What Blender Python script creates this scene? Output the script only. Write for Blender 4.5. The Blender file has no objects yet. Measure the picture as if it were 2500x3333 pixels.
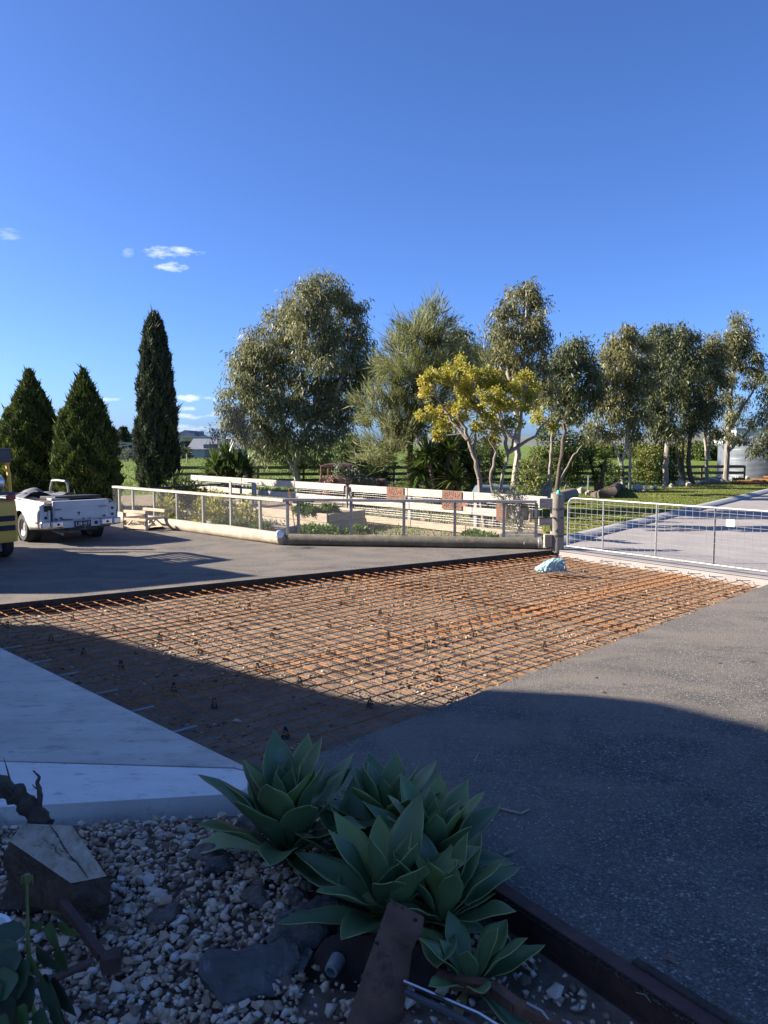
import bpy, bmesh, math, random
import numpy as np
from mathutils import Vector, Matrix
from mathutils.geometry import tessellate_polygon
R = math.radians
random.seed(7)
rng = np.random.default_rng(7)
scene = bpy.context.scene
C = scene.collection

# ------------------------------------------------------------------ camera
FPX, CX, CY, CAMH, HOR = 2500.0, 1250.0, 1666.5, 2.2, 1446.0
PITCH = math.atan((CY - HOR) / FPX)
cam_d = bpy.data.cameras.new('camera')
cam_d.sensor_fit = 'VERTICAL'; cam_d.sensor_height = 36.0; cam_d.lens = 36.0 * FPX / 3333.0
cam_d.clip_start = 0.05; cam_d.clip_end = 6000
cam = bpy.data.objects.new('camera', cam_d); C.objects.link(cam)
cam.location = (0, 0, CAMH); cam.rotation_euler = (R(90) - PITCH, 0, 0)
scene.camera = cam

# ------------------------------------------------------------------ light
SUN_EL, SUN_A = R(26), R(4)          # low sun from the left, a touch beyond square
SV = Vector((-math.cos(SUN_A) * math.cos(SUN_EL), math.sin(SUN_A) * math.cos(SUN_EL), math.sin(SUN_EL)))
sun_d = bpy.data.lights.new('sun', 'SUN'); sun_d.energy = 5.0; sun_d.angle = R(0.53); sun_d.color = (1.0, 0.90, 0.77)
sun = bpy.data.objects.new('sun', sun_d); C.objects.link(sun)
sun.location = (-30, 0, 30); sun.rotation_euler = SV.to_track_quat('Z', 'Y').to_euler()
world = bpy.data.worlds.new('World'); scene.world = world; world.use_nodes = True
wn = world.node_tree; wn.nodes.clear()
def N(nt, t, **k):
    n = nt.nodes.new(t)
    for a, b in k.items(): setattr(n, a, b)
    return n
wo = N(wn, 'ShaderNodeOutputWorld'); wb = N(wn, 'ShaderNodeBackground'); wb.inputs[1].default_value = 0.063
sky = N(wn, 'ShaderNodeTexSky', sky_type='NISHITA'); sky.sun_disc = False
sky.sun_elevation = SUN_EL; sky.sun_rotation = math.atan2(SV.x, SV.y)
sky.altitude = 50; sky.air_density = 0.72; sky.dust_density = 1.0; sky.ozone_density = 5.0
wtc = N(wn, 'ShaderNodeTexCoord'); wsep = N(wn, 'ShaderNodeSeparateXYZ')
wn.links.new(wtc.outputs['Generated'], wsep.inputs[0])
def wm(op, a, b=None):
    n = N(wn, 'ShaderNodeMath', operation=op)
    for i, v in enumerate((a, b)):
        if v is None: continue
        if isinstance(v, (int, float)): n.inputs[i].default_value = v
        else: wn.links.new(v, n.inputs[i])
    return n.outputs[0]
ymax = wm('MAXIMUM', wsep.outputs['Y'], 0.02)
waz = wm('DIVIDE', wsep.outputs['X'], ymax); wel = wm('DIVIDE', wsep.outputs['Z'], ymax)
wmap = N(wn, 'ShaderNodeMapping'); wmap.inputs['Scale'].default_value = (1, 1, 2.6)
wn.links.new(wtc.outputs['Generated'], wmap.inputs[0])
wno = N(wn, 'ShaderNodeTexNoise'); wno.inputs['Scale'].default_value = 34; wno.inputs['Detail'].default_value = 7; wno.inputs['Roughness'].default_value = 0.62
wn.links.new(wmap.outputs[0], wno.inputs['Vector'])
cover = None
for (px, py, hw, hh, k) in [(570, 823, 86, 18, .55), (568, 868, 66, 14, .5), (38, 765, 80, 16, .22), (440, 826, 20, 16, .18), (640, 1295, 70, 9, .75),
                            (620, 1331, 32, 6, .45), (610, 1355, 90, 7, .6), (690, 1348, 45, 8, .6), (340, 1300, 36, 7, .5), (386, 1300, 16, 5, .3),
                            (560, 1312, 30, 6, .3), (620, 1400, 110, 14, .35), (760, 1430, 90, 12, .3)]:
    az = (px - CX) / FPX; v = -(py - CY) / FPX
    el = math.tan(math.atan(v) - PITCH)
    dx = wm('DIVIDE', wm('SUBTRACT', waz, az), 1.15 * hw / FPX); dy = wm('DIVIDE', wm('SUBTRACT', wel, el), 1.35 * hh / FPX)
    d2 = wm('ADD', wm('MULTIPLY', dx, dx), wm('MULTIPLY', dy, dy))
    m = wm('SUBTRACT', wm('ADD', wm('MULTIPLY', wm('SUBTRACT', wno.outputs['Fac'], .5), 4.6), .55), wm('MULTIPLY', d2, .8))
    m = wm('MULTIPLY', wm('MINIMUM', wm('MAXIMUM', m, 0.0), 1.0), k)
    cover = m if cover is None else wm('MAXIMUM', cover, m)
wmix = N(wn, 'ShaderNodeMix', data_type='RGBA')
wn.links.new(cover, wmix.inputs['Factor']); wtint = N(wn, 'ShaderNodeMix', data_type='RGBA', blend_type='MULTIPLY'); wtint.inputs['Factor'].default_value = 1; wn.links.new(sky.outputs[0], wtint.inputs['A']); wtint.inputs['B'].default_value = (.68, .845, 1.17, 1)   # the phone's cool white balance
wn.links.new(wtint.outputs['Result'], wmix.inputs['A']); wmix.inputs['B'].default_value = (7.0, 7.4, 8.2, 1)
wn.links.new(wmix.outputs['Result'], wb.inputs[0]); wn.links.new(wb.outputs[0], wo.inputs[0])
vs = scene.view_settings
vs.view_transform = 'Standard'; vs.look = 'None'; vs.exposure = 1.7; vs.gamma = 1.0

# ------------------------------------------------------------------ placing helpers (ground survey of the photograph)
_c, _s = math.cos(PITCH), math.sin(PITCH)
def ray(px, py):
    dx = (px - CX) / FPX; dz = -(py - CY) / FPX
    return Vector((dx, _c + _s * dz, -_s + _c * dz))
def G(px, py, z=0.0):
    r = ray(px, py); t = (z - CAMH) / r.z
    return Vector((r.x * t, r.y * t, z))
def W(px, py, y):
    r = ray(px, py); t = y / r.y
    return Vector((r.x * t, y, CAMH + r.z * t))
def on_line(px, A, B, py=1650):
    """point of the ground line A-B that stands in the direction of column px"""
    r = ray(px, py); ax, ay = A[0], A[1]; bx, by = B[0] - ax, B[1] - ay
    t = (ax * r.y - ay * r.x) / (by * r.x - bx * r.y)
    return Vector((ax + bx * t, ay + by * t, 0))
def zat(py, y):
    r = ray(CX, py); return CAMH + r.z * y / r.y

# ------------------------------------------------------------------ materials
def new_mat(name):
    m = bpy.data.materials.new(name); m.use_nodes = True
    nt = m.node_tree; return m, nt, nt.nodes['Principled BSDF']
def ramp(nt, fac, cols):
    r = N(nt, 'ShaderNodeValToRGB'); e = r.color_ramp.elements
    n = len(cols)
    while len(e) < n: e.new(0.5)
    for i, c in enumerate(cols):
        p, c = (c[0], c[1]) if isinstance(c[1], (tuple, list)) else (i / (n - 1), c)
        e[i].position = p; e[i].color = (*c, 1)
    nt.links.new(fac, r.inputs[0]); return r.outputs[0]
def noise(nt, scale, detail=5, rough=.6, stretch=None, coord='Object', dist=0):
    tc = N(nt, 'ShaderNodeTexCoord'); out = tc.outputs[coord]
    if stretch:
        mp = N(nt, 'ShaderNodeMapping'); mp.inputs['Scale'].default_value = stretch; nt.links.new(out, mp.inputs[0]); out = mp.outputs[0]
    n = N(nt, 'ShaderNodeTexNoise'); n.inputs['Scale'].default_value = scale; n.inputs['Detail'].default_value = detail
    n.inputs['Roughness'].default_value = rough; n.inputs['Distortion'].default_value = dist
    nt.links.new(out, n.inputs['Vector']); return n.outputs['Fac']
def mixc(nt, fac, a, b, bt='MIX'):
    m = N(nt, 'ShaderNodeMix', data_type='RGBA', blend_type=bt)
    for s, v in (('Factor', fac), ('A', a), ('B', b)):
        if isinstance(v, tuple): m.inputs[s].default_value = (*v, 1) if len(v) == 3 else v
        elif isinstance(v, (int, float)): m.inputs[s].default_value = v
        else: nt.links.new(v, m.inputs[s])
    return m.outputs['Result']
def bump(nt, bsdf, h, strength, dist=.01):
    b = N(nt, 'ShaderNodeBump'); b.inputs['Strength'].default_value = strength; b.inputs['Distance'].default_value = dist
    nt.links.new(h, b.inputs['Height']); nt.links.new(b.outputs[0], bsdf.inputs['Normal'])
def mat(name, ca, cb, scale=6, rough=.8, bmp=.3, bscale=None, metal=0.0, stretch=None, spots=None, spec=.4, bdist=.01):
    m, nt, b = new_mat(name)
    f = noise(nt, scale, stretch=stretch)
    col = ramp(nt, f, [(.3, ca), (.7, cb)])
    if spots:
        for (c, sc, th, w) in spots:
            s = noise(nt, sc, 6, .65, stretch=stretch)
            mr = N(nt, 'ShaderNodeMapRange'); mr.inputs[1].default_value = th; mr.inputs[2].default_value = th + w
            nt.links.new(s, mr.inputs[0]); col = mixc(nt, mr.outputs[0], col, c)
    nt.links.new(col, b.inputs['Base Color'])
    b.inputs['Roughness'].default_value = rough; b.inputs['Metallic'].default_value = metal
    b.inputs['Specular IOR Level'].default_value = spec
    if bmp: bump(nt, b, noise(nt, bscale or scale * 6, 6, stretch=stretch), bmp, bdist)
    return m
def leafmat(name, cols, trans=.3, rough=.55, attr='rnd', spec=.3):
    m, nt, b = new_mat(name)
    a = N(nt, 'ShaderNodeAttribute', attribute_name=attr)
    col = ramp(nt, a.outputs['Fac'], cols)
    nt.links.new(col, b.inputs['Base Color']); b.inputs['Roughness'].default_value = rough; b.inputs['Specular IOR Level'].default_value = spec
    t = N(nt, 'ShaderNodeBsdfTranslucent'); nt.links.new(col, t.inputs[0])
    ms = N(nt, 'ShaderNodeMixShader'); ms.inputs[0].default_value = trans
    nt.links.new(b.outputs[0], ms.inputs[1]); nt.links.new(t.outputs[0], ms.inputs[2])
    nt.links.new(ms.outputs[0], nt.nodes['Material Output'].inputs[0]); return m
def stonemat(name, cols, source):
    m, nt, b = new_mat(name)
    if source == 'object': f = N(nt, 'ShaderNodeObjectInfo').outputs['Random']
    else: f = N(nt, 'ShaderNodeAttribute', attribute_name='rnd').outputs['Fac']
    col = ramp(nt, f, cols); n = noise(nt, 45, 5)
    col = mixc(nt, n, col, mixc(nt, .5, col, (.12, .09, .07)), 'MIX')
    nt.links.new(col, b.inputs['Base Color']); b.inputs['Roughness'].default_value = .85
    bump(nt, b, noise(nt, 120, 4), .35, .004); return m

def asphalt_mat():
    m, nt, b = new_mat('asphalt_seal')
    tc = N(nt, 'ShaderNodeTexCoord')
    v = N(nt, 'ShaderNodeTexVoronoi'); v.inputs['Scale'].default_value = 95; nt.links.new(tc.outputs['Object'], v.inputs['Vector'])
    sep = N(nt, 'ShaderNodeSeparateColor'); nt.links.new(v.outputs['Color'], sep.inputs[0])
    chips = ramp(nt, sep.outputs[0], [(0, (.030, .031, .032)), (.6, (.086, .087, .087)), (.93, (.165, .164, .16)), (1, (.40, .39, .37))])
    big = noise(nt, .35, 4, .55)
    big2 = noise(nt, 1.7, 6, .7, stretch=(1.2, .35, 1))
    dark = mixc(nt, 1.0, ramp(nt, big, [(.3, (.72, .73, .75)), (.7, (1.2, 1.16, 1.1))]), ramp(nt, big2, [(.35, (.80, .80, .80)), (.65, (1.16, 1.15, 1.13))]), 'MULTIPLY')
    dark = mixc(nt, 1.0, dark, ramp(nt, noise(nt, 26, 4, .75), [(.36, (.66, .66, .67)), (.5, (1.0, 1.0, 1.0)), (.64, (1.32, 1.31, 1.28))]), 'MULTIPLY')
    col = mixc(nt, 1.0, chips, dark, 'MULTIPLY')
    # drifts of sandy spoil washed off the excavation, along its edges
    sp = N(nt, 'ShaderNodeSeparateXYZ'); nt.links.new(tc.outputs['Object'], sp.inputs[0])
    def mth(op, a, c):
        n = N(nt, 'ShaderNodeMath', operation=op)
        for i, q in enumerate((a, c)):
            if isinstance(q, (int, float)): n.inputs[i].default_value = q
            else: nt.links.new(q, n.inputs[i])
        return n.outputs[0]
    # distance outside the near edge of the pit (line through (-.83,4.95), direction (.694,.72))
    dn = mth('ADD', mth('MULTIPLY', sp.outputs[0], .72), mth('MULTIPLY', sp.outputs[1], -.694)); dn = mth('ADD', dn, .72 * .83 + .694 * 4.95)
    fal = N(nt, 'ShaderNodeMapRange'); fal.inputs[1].default_value = 5.5; fal.inputs[2].default_value = 0.0; nt.links.new(dn, fal.inputs[0])
    drift = noise(nt, .9, 5, .6, stretch=(1, 1.6, 1), dist=1.2)
    sm = N(nt, 'ShaderNodeMapRange'); sm.inputs[1].default_value = .24; sm.inputs[2].default_value = .62; nt.links.new(drift, sm.inputs[0])
    fac = mth('MULTIPLY', mth('MULTIPLY', sm.outputs[0], fal.outputs[0]), .92)
    sand = ramp(nt, noise(nt, 160, 3), [(.3, (.125, .108, .09)), (.7, (.25, .215, .175))])
    col = mixc(nt, fac, col, sand)
    nt.links.new(col, b.inputs['Base Color']); b.inputs['Roughness'].default_value = .9; b.inputs['Specular IOR Level'].default_value = .25
    h = mth('ADD', v.outputs['Distance'], noise(nt, 60, 4))
    bump(nt, b, h, .8, .008); return m

M = {}
M['asphalt'] = asphalt_mat()
M['grit'] = leafmat('asphalt_grit', [(0, (.03, .03, .032)), (.8, (.09, .085, .08)), (.93, (.13, .12, .11)), (1, (.6, .58, .54))], 0, .9)
M['soil'] = mat('dug_soil', (.128, .09, .06), (.232, .172, .12), 3, .95, .9, 40, spots=[((.12, .085, .06), 9, .56, .15)], bdist=.03)
M['soilstone'] = leafmat('soil_stones', [(0, (.08, .057, .038)), (.5, (.21, .155, .108)), (.85, (.32, .25, .18)), (1, (.45, .38, .29))], 0, .9)
M['cutface'] = mat('cut_edge', (.025, .02, .016), (.07, .055, .04), 25, .95, .9, 60, bdist=.02)
M['rebar'] = mat('rusted_bar', (.20, .083, .027), (.38, .17, .052), 22, .85, .5, 180, spots=[((.16, .055, .02), 12, .58, .12)])
M['concrete'] = mat('concrete_slab', (.46, .42, .345), (.62, .575, .49), 1.3, .85, .4, 70, stretch=(1, 2.2, 1), spots=[((.38, .34, .27), 3.5, .53, .16), ((.31, .27, .21), 11, .60, .10), ((.12, .11, .10), 60, .69, .03)], bdist=.006)
M['concrete_pale'] = mat('pale_concrete', (.70, .66, .59), (.80, .76, .70), 2.2, .85, .4, 60, stretch=(1, 2.5, 1), spots=[((.44, .42, .38), 7, .57, .12), ((.22, .20, .17), 40, .66, .05)], bdist=.006)
M['concrete_side'] = mat('concrete_edge', (.20, .19, .17), (.32, .30, .27), 9, .9, .6, 50)
M['drive'] = mat('driveway_concrete', (.23, .21, .20), (.29, .27, .255), 1.1, .8, .2, 60, spots=[((.19, .175, .165), 3, .58, .2)])
M['kerb'] = mat('kerb_concrete', (.29, .285, .28), (.37, .365, .355), 2.5, .85, .3, 60)
M['lawn'] = mat('lawn_grass', (.085, .115, .022), (.16, .172, .038), 2.2, .95, .9, 55, spots=[((.23, .205, .065), 5, .57, .2)], bdist=.05, spec=.1)
M['field'] = mat('paddock_grass', (.075, .125, .022), (.16, .205, .045), .55, .95, 1.0, 6, spots=[((.19, .18, .07), .9, .58, .15), ((.05, .085, .02), 3, .6, .1)], bdist=.12, spec=.1)
M['garden'] = mat('garden_soil', (.16, .12, .075), (.30, .235, .16), 2.5, .95, .8, 30, spots=[((.09, .12, .03), 3.5, .55, .12)], bdist=.03)
M['bedsoil'] = mat('bed_soil', (.14, .105, .075), (.28, .215, .16), 7, .95, .8, 40)
M['whitewood'] = mat('whitewashed_timber', (.26, .23, .19), (.47, .435, .38), 5, .8, .4, 30, stretch=(1, 1, 5), spots=[((.20, .165, .125), 7, .61, .1), ((.26, .21, .155), 22, .64, .06)])
M['greywood'] = mat('weathered_grey_timber', (.20, .185, .165), (.36, .33, .295), 7, .85, .5, 50, stretch=(1, 1, .35))
M['railgrey'] = mat('grey_painted_rail', (.22, .22, .22), (.32, .315, .305), 9, .7, .25, 60)
M['sawn'] = mat('pale_sawn_timber', (.46, .36, .245), (.60, .50, .36), 8, .8, .3, 50, stretch=(2, 2, .4))
M['sleeper'] = mat('bleached_sleeper', (.24, .195, .14), (.39, .33, .25), 5, .85, .5, 40, stretch=(.5, .5, 4), spots=[((.25, .19, .13), 8, .6, .12)])
M['log'] = mat('bleached_log', (.27, .225, .16), (.43, .37, .285), 5, .85, .5, 40, spots=[((.26, .20, .13), 6, .6, .12)])
M['darklog'] = mat('treated_log', (.085, .076, .055), (.165, .148, .11), 6, .85, .5, 40, spots=[((.26, .22, .16), 9, .6, .1)])
M['postwood'] = mat('gate_post_timber', (.14, .125, .105), (.28, .255, .215), 7, .9, .7, 40, stretch=(3, 3, .5))
M['darkrail'] = mat('dark_rail_timber', (.075, .058, .04), (.15, .12, .085), 6, .9, .5, 40, stretch=(.5, 2, 2))
M['wire'] = mat('galvanised_wire', (.24, .24, .23), (.34, .34, .33), 30, .5, 0, metal=.6)
M['gal'] = mat('galvanised_tube', (.24, .24, .23), (.34, .335, .32), 14, .45, .1, 80, metal=.35)
M['cor'] = mat('zinc_tank_sheet', (.15, .17, .195), (.22, .24, .265), 2, .45, .1, 60, metal=.35)
M['rust'] = mat('rusted_steel', (.12, .055, .036), (.22, .105, .066), 9, .85, .6, 90, spots=[((.06, .03, .025), 6, .58, .12), ((.24, .13, .075), 30, .66, .05)])
M['rustdark'] = mat('dark_rusted_steel', (.055, .029, .024), (.115, .058, .044), 9, .8, .6, 90, spots=[((.16, .08, .045), 7, .62, .1)])
M['corten'] = mat('corten_panel', (.11, .05, .03), (.18, .085, .05), 9, .8, .3, 80)
M['chrome'] = mat('dull_chrome', (.55, .55, .55), (.68, .68, .67), 9, .25, .05, 50, metal=.95, spots=[((.28, .14, .07), 9, .64, .08)])
M['white'] = mat('old_white_paint', (.46, .46, .44), (.55, .55, .525), 3, .42, .08, 30, spots=[((.52, .49, .42), 6, .60, .1), ((.25, .10, .045), 13, .715, .03)], spec=.5)
M['white_clean'] = mat('white_plastic', (.72, .72, .70), (.8, .8, .78), 4, .5, .05)
M['black'] = mat('black_rubber', (.018, .018, .018), (.035, .034, .033), 20, .75, .3, 60)
M['blackpl'] = mat('black_plastic', (.02, .02, .021), (.035, .035, .036), 20, .5, .1)
M['darkmetal'] = mat('dark_metal', (.05, .05, .052), (.09, .09, .092), 8, .55, .2, 40)
M['greymetal'] = mat('grey_metal', (.20, .20, .20), (.30, .30, .295), 8, .5, .2, 40, metal=.3)
M['yellow'] = mat('faded_yellow_paint', (.70, .37, .05), (.80, .46, .085), 4, .5, .15, 40, spots=[((.30, .24, .14), 9, .64, .08)])
M['lpg'] = mat('gas_bottle_metal', (.52, .53, .56), (.66, .67, .70), 4, .3, .1, 30, metal=.7, spots=[((.25, .24, .25), 8, .6, .1)])
M['blackrust'] = mat('black_rusted_panel', (.028, .018, .015), (.06, .035, .027), 9, .85, .6, 80, spots=[((.10, .055, .035), 5, .62, .1)])
M['redlens'] = mat('red_lens', (.22, .03, .02), (.32, .06, .04), 20, .3, 0)
M['tarp'] = mat('grey_tarp', (.13, .13, .14), (.21, .21, .215), 6, .6, .4, 20)
M['glass'] = mat('dark_glass', (.03, .035, .04), (.05, .055, .06), 3, .12, 0)
M['plate'] = mat('plate_black', (.015, .015, .016), (.025, .025, .026), 20, .4, 0)
M['rock'] = mat('basalt_rock', (.075, .070, .064), (.17, .158, .145), 6, .92, 1.0, 22, spots=[((.24, .215, .185), 13, .6, .1), ((.045, .04, .036), 9, .62, .08)], bdist=.035)
M['brownrock'] = mat('brown_rock', (.11, .085, .07), (.21, .165, .135), 6, .92, .8, 25, bdist=.02)
M['paler'] = mat('pale_border_rock', (.28, .25, .21), (.46, .42, .36), 5, .92, .7, 20, bdist=.02)
GC = [(0, (.18, .125, .088)), (.18, (.42, .275, .165)), (.40, (.66, .475, .315)), (.68, (.78, .60, .43)), (.9, (.85, .71, .56)), (1, (.88, .80, .69))]
M['gravel'] = stonemat('crushed_stone', GC, 'attr'); M['gravel_o'] = stonemat('crushed_stone_single', GC, 'object')
M['cutwood'] = mat('sawn_log_face', (.42, .32, .20), (.66, .55, .40), 3.5, .88, .9, 30, stretch=(5, 1.6, 3), spots=[((.30, .20, .115), 2.2, .55, .16), ((.24, .155, .09), 12, .62, .1)], bdist=.02)
M['bark'] = mat('dark_bark', (.06, .042, .03), (.15, .11, .08), 9, .95, 1.0, 40, bdist=.03)
M['gumbark'] = mat('smooth_gum_bark', (.20, .17, .135), (.37, .325, .27), 3, .85, .4, 25, stretch=(2, 2, .5), spots=[((.22, .15, .10), 2.5, .57, .08), ((.14, .10, .075), 6, .66, .06)])
M['greybark'] = mat('grey_bark', (.15, .12, .095), (.27, .225, .18), 5, .9, .7, 30, stretch=(3, 3, .6))
M['darkbark'] = mat('dark_trunk_bark', (.055, .042, .033), (.12, .09, .07), 5, .9, .8, 30, stretch=(3, 3, .6))
M['terracotta'] = mat('terracotta', (.36, .20, .12), (.46, .28, .18), 6, .85, .2)
M['bag'] = leafmat('pale_plastic_bag', [(0, (.36, .50, .52)), (.6, (.46, .58, .59)), (1, (.56, .66, .67))], .35, .3, spec=.6)
M['ink'] = mat('dark_ink', (.06, .08, .10), (.09, .11, .13), 5, .6, 0)
M['teal'] = mat('green_cap', (.02, .36, .28), (.04, .44, .34), 8, .4, 0)
M['roofgrey'] = mat('grey_roof_sheet', (.15, .16, .18), (.20, .21, .23), 2, .6, .1)
M['wallgrey'] = mat('pale_grey_cladding', (.33, .36, .41), (.40, .43, .47), 2, .7, .1)
M['wallbrick'] = mat('house_wall', (.42, .38, .33), (.52, .48, .42), 2, .85, .2)
M['farwhite'] = mat('far_white_wall', (.36, .38, .41), (.44, .46, .48), .2, .8, 0)
M['hill'] = mat('far_hill_scrub', (.085, .10, .085), (.16, .16, .125), .02, .95, 0)
L = {}
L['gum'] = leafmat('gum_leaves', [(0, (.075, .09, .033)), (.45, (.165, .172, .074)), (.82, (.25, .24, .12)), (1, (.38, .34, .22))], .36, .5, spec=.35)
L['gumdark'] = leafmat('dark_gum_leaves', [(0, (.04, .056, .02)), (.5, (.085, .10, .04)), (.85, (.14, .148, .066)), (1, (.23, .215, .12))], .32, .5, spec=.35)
L['gumyel'] = leafmat('olive_gum_leaves', [(0, (.07, .08, .026)), (.45, (.15, .15, .056)), (.8, (.225, .21, .09)), (1, (.33, .28, .16))], .34, .5, spec=.35)
L['pink'] = leafmat('pinkish_leaves', [(0, (.09, .075, .045)), (.5, (.18, .15, .10)), (1, (.34, .26, .19))], .25, .5)
L['oak'] = leafmat('sheoak_needles', [(0, (.095, .118, .042)), (.5, (.19, .205, .08)), (1, (.31, .30, .14))], .42, .6)
L['yellow'] = leafmat('yellow_leaves', [(0, (.15, .175, .026)), (.4, (.30, .29, .045)), (.75, (.45, .385, .06)), (1, (.52, .35, .08))], .45, .5)
L['yelgreen'] = leafmat('yellow_green_leaves', [(0, (.10, .13, .02)), (.45, (.22, .225, .035)), (1, (.44, .36, .06))], .4, .5)
L['cyp'] = leafmat('cypress_foliage', [(0, (.026, .044, .010)), (.5, (.065, .092, .018)), (1, (.14, .165, .035))], .15, .65)
L['pencil'] = leafmat('pencil_pine_foliage', [(0, (.020, .030, .014)), (.5, (.042, .056, .026)), (.92, (.075, .09, .042)), (1, (.14, .16, .07))], .12, .65)
L['shrub'] = leafmat('shrub_leaves', [(0, (.028, .048, .012)), (.5, (.06, .09, .02)), (1, (.13, .16, .04))], .25, .55)
L['shrubyel'] = leafmat('light_shrub_leaves', [(0, (.07, .09, .02)), (.5, (.14, .16, .035)), (1, (.26, .26, .07))], .3, .55)
L['greybush'] = leafmat('grey_bush_leaves', [(0, (.06, .075, .045)), (.5, (.13, .15, .10)), (1, (.26, .27, .20))], .25, .55)
L['red'] = leafmat('reddish_leaves', [(0, (.14, .07, .05)), (.5, (.26, .15, .11)), (1, (.36, .27, .2))], .25, .55)
L['yucca'] = leafmat('yucca_leaves', [(0, (.03, .055, .012)), (.5, (.07, .115, .022)), (1, (.17, .22, .06))], .25, .35, spec=.5)
L['veg'] = leafmat('vegetable_leaves', [(0, (.04, .08, .015)), (.5, (.085, .15, .025)), (1, (.16, .24, .05))], .3, .5)
L['grass'] = leafmat('grass_blades', [(0, (.055, .095, .018)), (.5, (.12, .17, .035)), (.88, (.20, .23, .06)), (1, (.30, .27, .11))], .35, .6)
L['lawnblade'] = leafmat('lawn_blades', [(0, (.085, .125, .02)), (.5, (.165, .19, .038)), (1, (.27, .255, .07))], .4, .6)
L['far'] = leafmat('far_conifer', [(0, (.035, .05, .028)), (.5, (.065, .085, .045)), (1, (.11, .13, .07))], .15, .7)
L['core'] = mat('inner_foliage', (.008, .013, .005), (.018, .026, .009), 5, .95, .5)

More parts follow.
